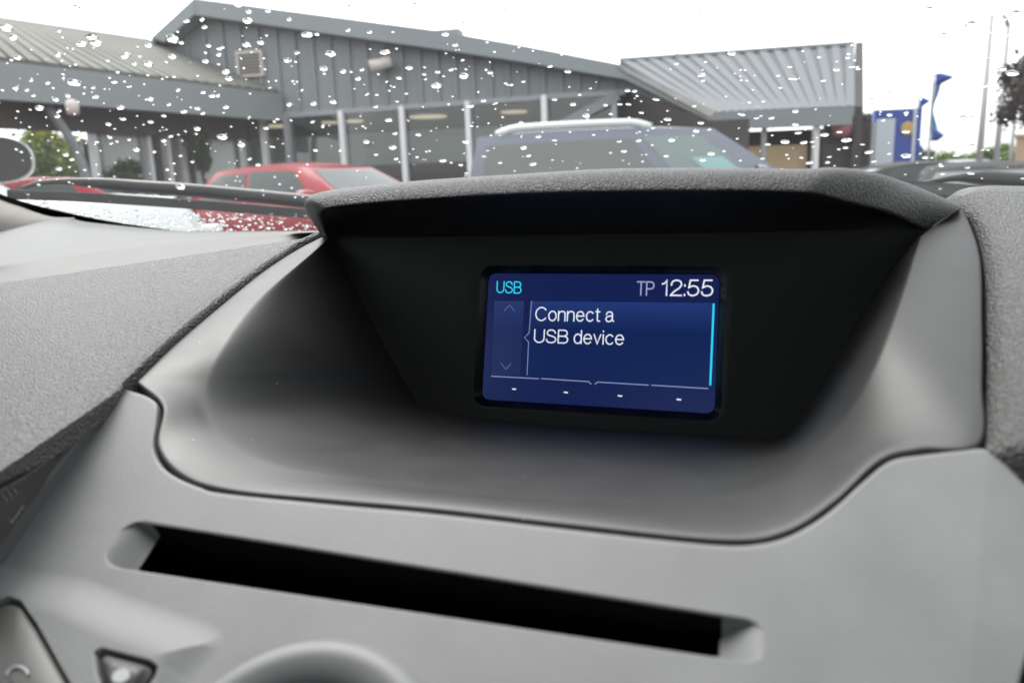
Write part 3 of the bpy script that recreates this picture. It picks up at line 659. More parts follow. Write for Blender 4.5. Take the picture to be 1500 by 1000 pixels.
def car(label, group, paintm, Ln=4.0, W=1.75, H=1.48, belt=.95, nose=.72, bon=1.05, rear_over=.25, wsx=.62, tail=.28, panel_van=False, rails=None, mirror_z=None, mirror_x=None, mirror_yaw=0, name='parked_car', rx=.92):
    """a car along +x, its rear at x=0; parts are meshes of their own"""
    r = empty(name); tag(r, label, 'van' if panel_van else 'car', group)
    xb = Ln - bon                                            # foot of the windscreen
    st = [(0, .78, .42, belt - .12), (.06, .88, .30, belt - .04), (.35, .97, .24, belt), (1.0, 1, .22, belt + .01), (xb - .5, 1, .22, belt), (xb, .99, .22, belt - .01), (xb + .35, .97, .24, nose + (belt - nose) * .62),
          (Ln - .35, .93, .26, nose + .05), (Ln - .10, .84, .30, nose - .06), (Ln, .70, .36, nose - .16)]
    rows = []
    for x, k, zb, zt in st:
        w_ = W / 2 * k; pr = [(w_ * .80, zb), (w_ * .96, zb + .07), (w_, zb + (zt - zb) * .45), (w_ * .985, zb + (zt - zb) * .75), (w_ * .95, zt - .035), (w_ * .88, zt), (w_ * .5, zt + .025), (0, zt + .03)]
        pts = pr + [(-a, b) for a, b in pr[-2::-1]]; rows.append([(x, a, b) for a, b in pts])
    sm = np.array(rows); xs_ = sm[:, 0, 0]; fine = np.unique(np.r_[np.linspace(0, Ln, 40), xs_])
    G = np.stack([[np.interp(fine, xs_, sm[:, j, c]) for c in range(3)] for j in range(sm.shape[1])], 0).transpose(2, 0, 1)
    nR, nC = G.shape[:2]; V = G.reshape(-1, 3).tolist(); Fc = [(i * nC + j, i * nC + (j + 1) % nC, (i + 1) * nC + (j + 1) % nC, (i + 1) * nC + j) for i in range(nR - 1) for j in range(nC)]
    Fc += [tuple(range(nC)), tuple(range((nR - 1) * nC, nR * nC))]
    # greenhouse: base (belt) to roof edge, then a domed roof
    x0, x1, x2, x3 = .04, tail, xb - wsx * .98, xb + .05     # rear foot, rear roof, front roof, front foot
    zr = H - .09; wb, wr = W / 2 * .93, W / 2 * .70
    def P(side, u, v, off=0.0):
        xr = x0 + (x1 - x0) * v ** 1.3; xf = x3 + (x2 - x3) * v; hwid = wb + (wr - wb) * v ** 1.4; z = belt - .02 + (zr - belt + .02) * v
        if side in 'lr':
            sgn = 1 if side == 'l' else -1; x = xr + (xf - xr) * u; y = hwid * (1 - .07 * abs(2 * u - 1) ** 5); zz = z + .045 * v * (1 - (2 * u - 1) ** 2)
            return (x, sgn * (y + off), zz + off * .3)
        y = hwid * .93 * (2 * u - 1)
        if side == 'f': return (xf + .05 * (1 - (2 * u - 1) ** 2) + off, y, z + off * .5)
        return (xr - .05 * (1 - (2 * u - 1) ** 2) - off, y, z + off * .3)
    k = len(V); nu, nv = 24, 10
    for sd in 'lrfb':
        k = len(V)
        V += [P(sd, a, b) for b in np.linspace(0, 1, nv) for a in np.linspace(0, 1, nu)]
        Fc += [(k + i * nu + j, k + i * nu + j + 1, k + (i + 1) * nu + j + 1, k + (i + 1) * nu + j) for i in range(nv - 1) for j in range(nu - 1)]
    k = len(V)
    for s_ in np.linspace(-1, 1, 13):
        for a in np.linspace(0, 1, nu):
            e1 = P('l', a, 1); e0 = P('r', a, 1); f = (s_ + 1) / 2
            V.append((e0[0] + .05 * (1 - s_ * s_) * (1 if a > .97 else -1 if a < .03 else 0), e0[1] + (e1[1] - e0[1]) * f, e0[2] + .05 * (1 - s_ ** 2) * (1 - .75 * abs(2 * a - 1) ** 4)))
    Fc += [(k + i * nu + j, k + i * nu + j + 1, k + (i + 1) * nu + j + 1, k + (i + 1) * nu + j) for i in range(12) for j in range(nu - 1)]
    mesh('body', V, Fc, paintm, r)
    def win(sd, u0, u1, v0, v1, nm='window', mt=None, off=.006):
        g = [[P(sd, a, b, off) for a in np.linspace(u0, u1, 10)] for b in np.linspace(v0, v1, 8)]
        return grid_mesh(nm, g, mt or M['carglass'], r)
    for sd in 'lr':
        if panel_van: win(sd, .045, .62, .10, .80, mt=M['vanglass']); win(sd, .67, .90, .10, .84, mt=M['doorglass']); win(sd, .77, .88, .12, .42, 'window_patch', M['cyanpatch'], .012)  # pale cyan patch low in the van's door window
        else: win(sd, .10, .42, .10, .84); win(sd, .45, .86, .10, .86)
    win('f', .05, .95, .08, .93, 'windscreen'); win('b', .08, .92, .15, .85, 'rear_window')
    for x in (.72, Ln - .80):
        for s_ in (1, -1):
            m = MB().lathe([(.20, -.09), (.29, -.085), (.315, -.06), (.315, .06), (.29, .085), (.20, .09)], (x, s_ * (W / 2 - .11), .315), (0, s_, 0), 28)
            wl = m.build('wheel', M['tyre'], r, True)
            m = MB().lathe([(.21, .06), (.20, .085), (.06, .07), (.05, .09), (.001, .09)], (x, s_ * (W / 2 - .11), .315), (0, s_, 0), 20); m.build('rim', M['rim'], wl, True)
    for s_ in (1, -1):
        m = MB(); m.box((Ln - .13, s_ * W * .34, nose - .17), (.12, W * .085, .07)); m.build('headlight', M['lamp'], r, bevel=.03)
        m = MB(); m.box((.055, s_ * W * .385, belt - .16), (.06, W * .055, .13)); m.build('tail_light', M['redlamp'], r, bevel=.02)
        mx = mirror_x or xb - .38; mz = mirror_z or belt + .07
        c = np.array([mx, s_ * (W / 2 + .13), mz]); tq = np.linspace(0, 2 * math.pi, 32, endpoint=False)
        def ov(k_, dx): return [c + np.array([dx, math.copysign(abs(math.cos(t)) ** .8, math.cos(t)) * .13 * k_, math.copysign(abs(math.sin(t)) ** .8, math.sin(t)) * .078 * k_]) for t in tq]
        ya = rad(mirror_yaw); ov0 = ov
        def ov(k_, dx, ov0=ov0): return [c + np.array([(q - c)[0] * math.cos(ya) - (q - c)[1] * math.sin(ya), (q - c)[0] * math.sin(ya) + (q - c)[1] * math.cos(ya), (q - c)[2]]) for q in ov0(k_, dx)]
        mh = grid_mesh('mirror', [ov(.955, -.052), ov(.98, -.060), ov(1.0, -.05), ov(1.0, 0), ov(.85, .06), ov(.5, .09), ov(.02, .10)], paintm, r, closed=True)
        mesh('mirror_glass', ov(.955, -.053), [tuple(range(32))], M['plastic'], mh, False)
        MB().bar(c - np.array([0, s_ * .05, .05]), c - np.array([.02, s_ * .17, .09]), .05, .04).build('mirror_arm', M['plastic'], mh)
    m = MB(); m.box((-.005, 0, .58 if not panel_van else .7), (.012, .26, .055)); m.build('number_plate', M['yplate'], r)
    m = MB(); m.box((Ln, 0, .40), (.012, .26, .055)); m.build('number_plate', M['wplate'], r)
    m = MB(); m.box((Ln - .03, 0, nose - .26), (.05, W * .26, .06)); m.build('grille', M['plastic'], r, bevel=.01)
    if rails:
        for s_ in (1, -1):
            pts = []
            for a in np.linspace(rails[0], rails[1], 24):
                p = P('l' if s_ > 0 else 'r', a, 1); e = min(1, 8 * (a - rails[0]) / (rails[1] - rails[0]) + .15, 8 * (rails[1] - a) / (rails[1] - rails[0]) + .15); pts.append((p[0], p[1] - s_ * .05, p[2] + .0 + .075 * e))
            MB().tube(pts, .055, 8).build('roof_rail', rails[2], r, True)
    return r
def place(o, P, heading):                                    # heading: degrees, 0 = along +X of the world
    o.location = (float(P[0]), float(P[1]), 0); o.rotation_euler = (0, 0, rad(heading)); return o
def loc_for(px, py, d, local, heading):
    """root position that puts the car's local point at the place seen at (px, py) from d metres"""
    t = at(px, py, d); h = rad(heading); return (t[0] - (local[0] * math.cos(h) - local[1] * math.sin(h)), t[1] - (local[0] * math.sin(h) + local[1] * math.cos(h)))
# view heading to the left of +Y is YAW; a car seen side on, nose to the right, has heading about YAW
red = car('red hatchback parked across our nose, dark side windows facing us', None, M['red'], Ln=4.3, H=1.50, W=1.75, belt=.98, nose=.80, wsx=.85, tail=.5)
place(red, loc_for(445, 240, 9.8, (4.3 - 1.05 - .85, -.6, 0), -16), -16)
van = car('grey blue van with white roof rails beside the showroom', None, M['vanblue'], Ln=5.3, H=1.86, W=1.85, belt=1.10, nose=.95, bon=.95, wsx=.95, tail=.16, panel_van=True, rails=(.08, .74, M['whitep']), name='parked_van')
place(van, loc_for(684, 300, 10.7, (0, -.9, 0), YAW - 4), YAW - 4)
wh = car('white car parked on our left, its dark mirror glass facing us', None, M['whitep'], Ln=4.3, H=1.66, W=1.85, belt=1.13, nose=1.05, bon=1.25, wsx=.8, mirror_z=at(-8, 235, 2.6)[2], mirror_x=2.75, mirror_yaw=44)
place(wh, loc_for(-14, 235, 2.6, (2.75, -.925 - .13, 0), 92), 92)
bk = car('black saloon with a yellow rear plate, behind the right wiper', None, M['blackp'], Ln=4.5, H=1.20, W=1.82, belt=.84, nose=.75, tail=.9, wsx=.9)
place(bk, loc_for(1447, 293, 9.0, (0, 0, 0), 90 - 8), 90 - 8)
bk2 = car('dark grey car with a low arched roof, just right of the display hood', None, M['blackp'], Ln=4.3, H=1.27, W=1.8, belt=.88, nose=.75, tail=.8, wsx=.9)
place(bk2, loc_for(1312, 262, 14, (1.9, 0, 0), YAW + 180), YAW + 180)
sv = car('pale silver car in front of the hedge, far right', None, M['silver'], Ln=4.3, H=1.50, W=1.8, belt=.95, nose=.75)
place(sv, loc_for(1435, 250, 34, (2.2, 0, 0), YAW - 10), YAW - 10)
rd2 = car('small red car below the tree, beside the white mirror', None, M['red'], Ln=4.0, H=1.46, W=1.75, belt=.95, nose=.8, wsx=.75, tail=.6)
place(rd2, loc_for(45, 270, 12, (1.2, 0, 0), YAW + 5), YAW + 5)

# ------------------------------------------------------------------ showroom
M['clad'] = noise_mat('slate_cladding', (.24, .262, .272), .55, .4, .08); M['fascia'] = noise_mat('grey_fascia', (.255, .28, .29), .55, .3, .07)
M['white_metal'] = mat('white_frame', (.85, .85, .86), .4); M['grey_metal'] = mat('grey_frame', (.33, .34, .36), .4)
M['roofm'] = noise_mat('lichened_roof', (.10, .10, .09), .8, .5, .2, spec=.15); M['roofl'] = noise_mat('pale_metal_roof', (.155, .162, .172), .75, .4, .08, spec=.15); M['roofrib'] = mat('pale_roof_rib', (.20, .21, .222), .75, spec=.15)
M['soffit'] = noise_mat('brown_soffit', (.075, .062, .06), .7, .5, .15); M['inside'] = mat('showroom_wall', (.06, .065, .06), .8); M['insidef'] = mat('showroom_floor', (.22, .22, .21), .3)
M['glass'] = pane_mat('showroom_glass', (.52, .57, .56), 2.2); M['skypane'] = noise_mat('lobby_sky_reflection', (.62, .65, .63), .15, .7, .2); M['lglass'] = pane_mat('lobby_glass', (.5, .55, .54), 12); M['hip'] = noise_mat('dirty_flashing', (.42, .40, .37), .7, 1.5, .2)  # pale lobby panes: reflected sky painted in as an opaque colour
M['tan'] = noise_mat('tan_boarding', (.60, .44, .25), .7, .8, .12); M['brown'] = noise_mat('dark_brown_wall', (.05, .042, .042), .7, .6, .15)
M['cream'] = mat('cream_grille', (.62, .56, .52), .5); M['warm'] = emis('warm_lamp', (1.0, .80, .56), .30)
W0, W1 = at(430, 279, 20), at(790, 266, 18.6); W0[2] = W1[2] = 0
WE = unit(W1 - W0); WN = np.array([WE[1], -WE[0], 0.0]); WN = WN if WN @ (CAM - W0) > 0 else -WN; WN[2] = 0
def bw(px, py, off=0.0): return hit(px, py, W0 + WN * off, WN)
def ground_under(P): return np.array([P[0], P[1], 0.0])
show = empty('showroom', ground_under(bw(600, 270))); tag(show, 'grey clad car showroom with a long low gable, glazed front and side roofs', 'building')
show.location = (0, 0, 0)
# gable wall
gp = [(150, 176), (150, 90), (230, 58), (287, 14), (640, 62), (915, 108), (1042, 176), (915, 131), (800, 141), (430, 168)]
m = MB(); m.prism([bw(*p) for p in gp], -WN * .25); m.build('gable_wall', M['clad'], show)
m = MB()
def top_at(px):
    xs_ = [150, 230, 287, 640, 915, 1042]; ys_ = [100, 60, 16, 64, 110, 176]; return np.interp(px, xs_, ys_)
def bot_at(px): return np.interp(px, [150, 430, 800, 915, 1042], [176, 168, 141, 131, 176])
px = 236
while px < 905:
    a, b = bw(px, top_at(px) + 8), bw(px, bot_at(px) - 2); zt = a[2]; a2_ = np.array([b[0], b[1], zt])
    m.bar(b + WN * .03, a2_ + WN * .03, .06, .09, WE); px += 25.5
m.build('cladding_ribs', M['clad'], show)
def band(top, bot, off, depth, name, mt):
    m = MB()
    P = [bw(*p, off) for p in top] + [bw(*p, off) for p in bot[::-1]]; m.prism(P, -WN * depth); return m.build(name, mt, show)
band([(284, -2), (640, 45), (760, 66), (915, 96), (1046, 163)], [(286, 22), (640, 72), (760, 90), (915, 116), (1040, 178)], .55, .55, 'verge_fascia', M['fascia'])
band([(222, 55), (284, -2)], [(240, 62), (288, 18)], .55, .55, 'verge_fascia', M['fascia'])
band([(905, 96), (1048, 163)], [(918, 106), (1040, 172)], .62, .06, 'hip_flashing', M['hip'])
m = MB()
ln_ = [(222, 55), (284, -2), (640, 45), (760, 66), (915, 96)]
for a, b in zip(ln_[:-1], ln_[1:]):
    A_, B_ = bw(*a, .5) - (0, 0, .02), bw(*b, .5) - (0, 0, .02); V = [A_, B_, B_ - WN * 14, A_ - WN * 14]; m.add(V + [v - np.array([0, 0, .15]) for v in V], [(0, 1, 2, 3), (7, 6, 5, 4), (0, 4, 5, 1), (2, 6, 7, 3), (1, 5, 6, 2), (0, 3, 7, 4)])
m.build('main_roof', M['roofl'], show)
band([(150, 168), (430, 164), (800, 138), (915, 131)], [(150, 178), (430, 172), (800, 146), (915, 139)], .06, .3, 'window_head', M['grey_metal'])
zc = bw(430, 168)[2]
A_, B_ = ground_under(bw(120, 270, -.1)), ground_under(bw(925, 250, -.1))
ceil = np.array([0, 0, zc + .05])
m = MB(); m.prism([A_ + ceil, B_ + ceil, B_ + ceil - WN * 12, A_ + ceil - WN * 12], (0, 0, .06)); m.build('ceiling', M['inside'], show)
m = MB(); m.prism([A_ - WN * 9, B_ - WN * 9, B_ - WN * 9 + ceil, A_ - WN * 9 + ceil], -WN * .2); m.build('rear_wall', M['inside'], show)
m = MB(); m.prism([A_ + (0, 0, .03), B_ + (0, 0, .03), B_ - WN * 9 + (0, 0, .03), A_ - WN * 9 + (0, 0, .03)], (0, 0, .02)); m.build('showroom_floor', M['insidef'], show)
m = MB(); m.prism([A_ - WN * 1.2 + (0, 0, 1.75), B_ - WN * 1.2 + (0, 0, 1.75), B_ - WN * 1.2 + (0, 0, 2.6), A_ - WN * 1.2 + (0, 0, 2.6)], -WN * .1); m.build('reflection_band', mat('pale_reflection', (.75, .77, .74), .6), show)  # added pale band behind the glass, standing in for its reflection
posts = [(352, 10), (386, 14), (421, 14), (501, 12), (590, 13), (686, 12), (799, 30), (900, 12)]
for x, wd in posts:
    p = bw(x, bot_at(x)); wm = wd * np.linalg.norm(p - CAM) / 1180; m = MB(); m.bar(ground_under(p) + WN * .04, p + WN * .04, wm, .12, WE)
    m.build('glazing_post', M['white_metal'] if x not in (421, 900) else M['grey_metal'], show)
for (x0_, _), (x1_, _) in zip(posts[:-1], posts[1:]):
    a, b = bw(x0_, bot_at(x0_), -.02), bw(x1_, bot_at(x1_), -.02); pane = mesh('window', [ground_under(a), ground_under(b), b, a], [(0, 1, 2, 3)], M['glass'], show, False)
for x, y, wd in ((627, 171, 56), (753, 164, 40), (519, 178, 26), (484, 180, 26), (405, 186, 24)):
    d = hit(x, y, W0 - WN * 3, WN); rr_ = wd / 2 * np.linalg.norm(d - CAM) / 1180; lm = MB().lathe([(.02, .1), (rr_ * .9, .09), (rr_, 0), (rr_ * .96, -.02), (.02, -.02)], d, (0, 0, 1), 28).build('ceiling_lamp', M['warm'], None, True)
    lm.data.transform(Matrix.Translation([-float(c) for c in d])); lm.location = [float(c) for c in d]
    MB().bar((0, 0, .1), (0, 0, max(.2, zc - d[2])), .03, .03).build('lamp_stem', M['grey_metal'], lm)
    tag(lm, {627: 'largest warm disc lamp inside the showroom, above the van tail', 753: 'warm disc lamp inside the showroom, next to the thick white post', 519: 'small warm disc lamp in the bay right of the grey post', 484: 'small warm disc lamp left of the third white post', 405: 'warm disc lamp behind the entrance, left of the grey post'}[x], 'lamp', 'lamps hanging inside the showroom')
vg = MB(); c = bw(367, 94, .06); s_ = np.linalg.norm(c - CAM) / 1180; vg.box(c, (20 * s_, .06, 17 * s_), (WE, WN, (0, 0, 1)))
vo = vg.build('vent_grille', M['cream'], show); m = MB()
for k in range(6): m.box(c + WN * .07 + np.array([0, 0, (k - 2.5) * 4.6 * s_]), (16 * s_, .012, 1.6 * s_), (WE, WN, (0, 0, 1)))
m.build('grille_louvre', mat('grille_dark', (.12, .11, .105), .6), vo)  # louvre bars in a darker tone than the cream grille
c = bw(560, 95, .35); m = MB(); m.tube([c + WE * .22 + WN * -.05 + np.array([0, 0, .08]), c - WE * .05, c - WE * .28 + WN * .1 - np.array([0, 0, .05])], [.13, .14, .16], 14); m.bar(c, c - WN * .35, .08, .08)
m.build('floodlight', M['cream'], show, True)
c = bw(640, 50, .1); m = MB(); m.box(c - np.array([0, 0, .03]), (.6, .2, .08), (WE, WN, (0, 0, 1))); m.build('roof_box', M['fascia'], show)
# entrance canopy on the left
cE0, cE1, cR0, cR1 = at_z(-170, 77, at(405, 138, 19.4)[2]), at(408, 138, 19.4), None, at(215, 62, 19.9)
ez = cE1[2]; rz_ = cR1[2]
cE0 = at_z(-160, 72, ez); cR0 = at_z(-160, 8, rz_)
m = MB(); nf_ = 40
def rf(f, g_): a = cE0 + (cE1 - cE0) * f; b = cR0 + (cR1 - cR0) * f; return a + (b - a) * g_
for k in range(nf_):
    q = [rf(k / nf_, 0), rf((k + 1) / nf_, 0), rf((k + 1) / nf_, 1), rf(k / nf_, 1)]; m.add(q + [p - np.array([0, 0, .12]) for p in q], [(0, 1, 2, 3), (7, 6, 5, 4), (0, 4, 5, 1), (2, 6, 7, 3)])
m.build('canopy_roof', M['roofm'], show)
ed = unit((cE1 - cE0) * (1, 1, 0)); inw = np.array([-ed[1], ed[0], 0]); inw = inw if inw @ (cR0 - cE0) > 0 else -inw
m = MB(); Ltot = np.linalg.norm(cE1 - cE0); run_ = (cR0 - cE0) @ inw
pn = unit(np.cross(ed, inw * run_ + np.array([0, 0, rz_ - ez]))); pn = pn if pn[2] > 0 else -pn
for f in np.linspace(.01, .985, 27): m.bar(cE0 + (cE1 - cE0) * f + pn * .03, cR0 + (cR1 - cR0) * f + pn * .03, .22, .12, pn)
m.build('roof_ribs', noise_mat('roof_seam', (.185, .186, .168), .8, .5, .15, spec=.15), show)
m = MB(); m.box((cE0 + cE1) / 2 - inw * .04 + np.array([0, 0, -.33]), (Ltot / 2, .06, .33), (ed, inw, (0, 0, 1))); m.build('canopy_fascia', M['fascia'], show)
m = MB(); sf = [p - np.array([0, 0, .5]) for p in (cE0, cE1)]; sf += [sf[1] + inw * 4.2, sf[0] + inw * 4.2]; m.prism(sf, (0, 0, .05)); m.build('canopy_soffit', M['soffit'], show)
m = MB(); q0, q1 = sf[0] + inw * 1.1, sf[1] + inw * 1.1; m.prism([q0, q1, q1 - (0, 0, .55), q0 - (0, 0, .55)], inw * .2); m.build('canopy_beam', M['soffit'], show)
# entrance lobby under the canopy
L0 = hit(136, 270, cE1 + inw * 1.4, inw)
def lb(px, py, off=0.0): return hit(px, py, cE1 + inw * (1.4 - off), inw)
ztop = ez - 1.02
def lpost(x, wd, mt, slant=0):
    p = lb(x, 220); wm = wd * np.linalg.norm(p - CAM) / 1180; m = MB(); m.bar((p[0], p[1], 0), (p[0], p[1], ztop), wm, .1, ed); m.build('lobby_post', mt, show)
for x, wd, mt in ((137, 12, 'white_metal'), (146, 4, 'fascia'), (207, 4, 'fascia'), (216, 13, 'white_metal'), (231, 9, 'soffit'), (244, 12, 'white_metal'), (256, 7, 'fascia'), (265, 11, 'white_metal'), (278, 6, 'soffit'), (346, 7, 'fascia')): lpost(x, wd, M[mt])
for x0_, x1_ in ((140, 212), (220, 240), (248, 262), (268, 344), (348, 384)):
    a, b = lb(x0_, 200, -.02), lb(x1_, 200, -.02); mesh('window', [(a[0], a[1], 0), (b[0], b[1], 0), (b[0], b[1], ztop), (a[0], a[1], ztop)], [(0, 1, 2, 3)], M['skypane'] if x0_ in (140, 268) else M['lglass'], show, False)
a, b = lb(120, 200, -2.5), lb(345, 200, -2.5); m = MB(); m.prism([(a[0], a[1], 0), (b[0], b[1], 0), (b[0], b[1], ztop), (a[0], a[1], ztop)], inw * .1); m.build('lobby_wall', M['insidef'], show)
p = lb(112, 200, 1.0); pts = [np.array([p[0], p[1], 0]) + ed * .25, np.array([p[0], p[1], 1.2]) + ed * .15, np.array([p[0], p[1], 2.1]) - ed * .05, np.array([p[0], p[1], 2.9]) - ed * .5]
MB().tube(cr(pts, 14), .09, 10).build('canopy_prop', M['fascia'], show, True)
c = at(106, 158, 13.5); m = MB(); m.lathe([(.02, .14), (.09, .12), (.11, .02), (.10, -.1), (.03, -.13)], c, (0, 0, 1), 20); m.build('bulkhead_light', M['cream'], show, True)
# right wing
e0, e1 = at(1040, 166, 23.6), at(1248, 156, 23.2); e1[2] = e0[2]; r1 = at(1251, 66, 26.2); r0 = at(908, 97, 28); r0[2] = r1[2]
m = MB()
for k in range(30):
    q = [e0 + (e1 - e0) * k / 30, e0 + (e1 - e0) * (k + 1) / 30, r0 + (r1 - r0) * (k + 1) / 30, r0 + (r1 - r0) * k / 30]; m.add(q + [p - np.array([0, 0, .1]) for p in q], [(0, 1, 2, 3), (7, 6, 5, 4), (0, 4, 5, 1), (2, 6, 7, 3)])
m.build('wing_roof', M['roofl'], show)
m = MB(); up_ = unit(np.cross(e1 - e0, r1 - e1)); up_ = up_ if up_[2] > 0 else -up_
for f in np.linspace(.02, .985, 17):
    a = e0 + (e1 - e0) * f; b = r0 + (r1 - r0) * f; m.bar(a + up_ * .02, b + up_ * .02, .26, .05, up_)
m.build('wing_roof_ribs', M['roofrib'], show)
dE = unit(e1 - e0); nE = np.array([dE[1], -dE[0], 0]); nE = nE if nE @ (CAM - e0) > 0 else -nE; LE_ = np.linalg.norm(e1 - e0)
m = MB(); m.box((e0 + e1) / 2 + nE * .05 + np.array([0, 0, -.26]), (LE_ / 2, .06, .26), (dE, nE, (0, 0, 1))); m.build('wing_fascia', M['fascia'], show)
m = MB(); m.bar(r0 + (0, 0, .05), r1 + (0, 0, .05), .2, .1); m.build('wing_ridge', M['fascia'], show)
m = MB(); m.prism([e1 + nE * .1 + dE * .05 - (0, 0, .52), e1 + nE * .1 + dE * .05, r1 + dE * .05 + (0, 0, .08), r1 + dE * .05 - (0, 0, r1[2]), e1 + dE * .05 - (0, 0, e1[2])], dE * .25); m.build('wing_end_wall', M['brown'], show)
def wg(px, py, back=.9): return hit(px, py, e0 - nE * back, nE)
def wall(x0_, x1_, name, mt, back, zt, z0=0):
    a, b = wg(x0_, 200, back), wg(x1_, 200, back); m = MB(); m.prism([(a[0], a[1], z0), (b[0], b[1], z0), (b[0], b[1], zt), (a[0], a[1], zt)], -nE * .15); return m.build(name, mt, show)
zt = e0[2] - .45
m = MB(); q_ = [bw(880, 100, -1.0), bw(1100, 100, -1.0)]; zb_ = bw(1046, 172)[2]
m.prism([(q_[0][0], q_[0][1], 0), (q_[1][0], q_[1][1], 0), (q_[1][0], q_[1][1], zb_), (bw(1046, 100, -1.0)[0], bw(1046, 100, -1.0)[1], zb_), bw(905, 118, -1.0)], -WN * .2); m.build('recess_wall', M['soffit'], show)
m = MB(); m.bar(bw(806, 192, .1), bw(906, 140, .1), .22, .1, WN); m.build('brace', M['fascia'], show)
wall(960, 1272, 'wing_wall', M['brown'], 2.6, zt); wall(1085, 1118, 'wall_board', M['tan'], 1.0, 2.05); wall(1122, 1183, 'wall_board', M['tan'], 1.0, 2.05); wall(1207, 1276, 'wall_board', M['brown'], .5, zt)
for x, wd, mt in ((1195, 13, 'white_metal'), (1119, 5, 'grey_metal'), (1279, 6, 'grey_metal')):
    p = wg(x, 200, .3); wm = wd * np.linalg.norm(p - CAM) / 1200; m = MB(); m.bar((p[0], p[1], 0), (p[0], p[1], zt), wm, .15, dE); m.build('wing_post', M[mt], show)
c = wg(1236, 186, .3); m = MB(); m.lathe([(.02, .35), (.28, .28), (.36, 0), (.28, -.28), (.02, -.35)], c, (0, 0, 1), 20); m.build('wall_lamp', mat('pink_lamp', (.45, .16, .18), .8), show, True)  # pink lamp at the wing wall, its glow only a base colour

# ------------------------------------------------------------------ signs, flags, columns
BASES = []
M['blue'] = mat('sign_blue', (.02, .06, .33), .4); M['pale'] = mat('sign_pale', (.55, .60, .66), .4); M['gold'] = mat('emblem_gold', (.55, .36, .08), .4); M['flag'] = mat('flag_white', (.75, .78, .82), .8)
def vert_frame(px, py, d):
    p = at(px, py, d); n = unit((CAM - p) * (1, 1, 0)); e = np.array([-n[1], n[0], 0]); e = e if e @ (MC[:, 0]) > 0 else -e; return p, e, n
p, e, n = vert_frame(1312, 200, 30); n2 = unit(n + e * .35); e2 = np.array([-n2[1], n2[0], 0]); e2 = e2 if e2 @ e > 0 else -e2
tot = empty('totem_sign'); tag(tot, 'blue and pale totem sign with a small gold emblem, right of the wing', 'sign'); p_tot = p.copy()
s_ = 30 / 1125; zt = at(1312, 161, 30)[2]
def tb(cx, hw_, z0, z1, off, name, mt, th=.12): m = MB(); c = np.array([p[0], p[1], 0]) + e2 * cx * s_ - n2 * off; m.box(c + np.array([0, 0, (z0 + z1) / 2]), (hw_ * s_, th, (z1 - z0) / 2), (e2, n2, (0, 0, 1))); return m.build(name, mt, tot)
tb(0, 33, .3, zt, 0, 'board', M['blue']); tb(-17, 13, .3, zt - .35, -.14, 'panel', M['pale'], .03)
tb(23, 2.2, .1, zt + .02, -.15, 'edge_strip', M['pale'], .04)
m = MB(); c = np.array([p[0], p[1], 0]) + e2 * 14 * s_ + n2 * .14 + np.array([0, 0, zt - .75]); m.lathe([(.26, 0), (.26, .03), (.2, .05), (.18, .05), (.02, .05)], c, n2, 24); m.build('emblem', M['gold'], tot, True)
for k in (-20, 20): tb(k, 2, 0, .4, 0, 'foot', M['grey_metal'], .08)
def feather(px, ptop, pbot, d, wd, label):
    p0_, e, n = vert_frame(px, pbot, d); zt_, zb_ = at(px, ptop, d)[2], max(at(px, pbot, d)[2], .5); s_ = d / 1125
    r = empty('feather_flag', ground_under(p0_)); tag(r, label, 'flag', 'feather flags by the sign'); r.location = (0, 0, 0); BASES.append((r, p0_.copy()))
    b = np.array([p0_[0], p0_[1], 0]); MB().tube([b, b + (0, 0, zt_)], .03, 8).build('pole', M['grey_metal'], r)
    prof = []
    for t in np.linspace(0, 1, 40):
        wv = wd * s_ * (1.0 * max(0, 1 - abs(t - .07) / .09) + .45 * (.6 + .4 * math.sin(t * 9)) + .55 * max(0, 1 - abs(t - .93) / .09)); prof.append((t, wv))
    def flg(t0, t1, k0, k1, name, mt, off):
        g = [[b + np.array([0, 0, zt_ + (zb_ - zt_) * t]) + e * (.03 + wv * k) + n * (.06 * math.sin(k * 4 + t * 7) + off) for k in np.linspace(k0, k1, 8)] for t, wv in prof if t0 <= t <= t1]
        o = grid_mesh(name, g, mt, r); md = o.modifiers.new('thickness', 'SOLIDIFY'); md.thickness = .008
    flg(0, .17, .05, 1, 'flag_tip', M['blue'], .012); flg(.10, .90, .05, 1, 'flag_cloth', mat('flag_blue_edge', (.10, .22, .36), .7), 0); flg(.84, 1, .05, 1, 'flag_tip', M['blue'], .012)
feather(1361, 111, 207, 26, 19, 'taller blue feather flag with pointed tip, right of the totem sign')
feather(1340, 145, 225, 34, 11, 'smaller pale blue feather flag close behind the totem sign')
def column(pt, pb, d, r0_, label, arm_=None):
    b = ground_under(at(*pb, d)); zt_ = at(*pt, d)[2]
    o = empty('lamp_column', b); tag(o, label, 'lamp post', 'slim columns on the right'); o.location = (0, 0, 0); BASES.append((o, b.copy()))
    MB().tube([b, b + np.array([0, 0, zt_])], [r0_, r0_ * .75], 10).build('column', M['colm'], o, True)
    p_, e, n = vert_frame(*pt, d)
    if arm_: MB().tube([b + np.array([0, 0, zt_]), b + np.array([0, 0, zt_ + .25]) + e * arm_ * .5, b + np.array([0, 0, zt_ + .35]) + e * arm_], [r0_ * .8, .06, .07], 8).build('lamp_arm', M['colm'], o, True)
    return o
M['colm'] = mat('column_grey', (.42, .42, .42), .5)
column((1448, 30), (1434, 240), 24, .10, 'tall slim pale column, left of the pair at the right edge')
column((1469, 46), (1459, 240), 24, .09, 'pale column with a bent lamp arm at its top, beside the dark tree', -.18)
column((1490, 120), (1480, 240), 40, .10, 'faint distant column behind the dark tree')
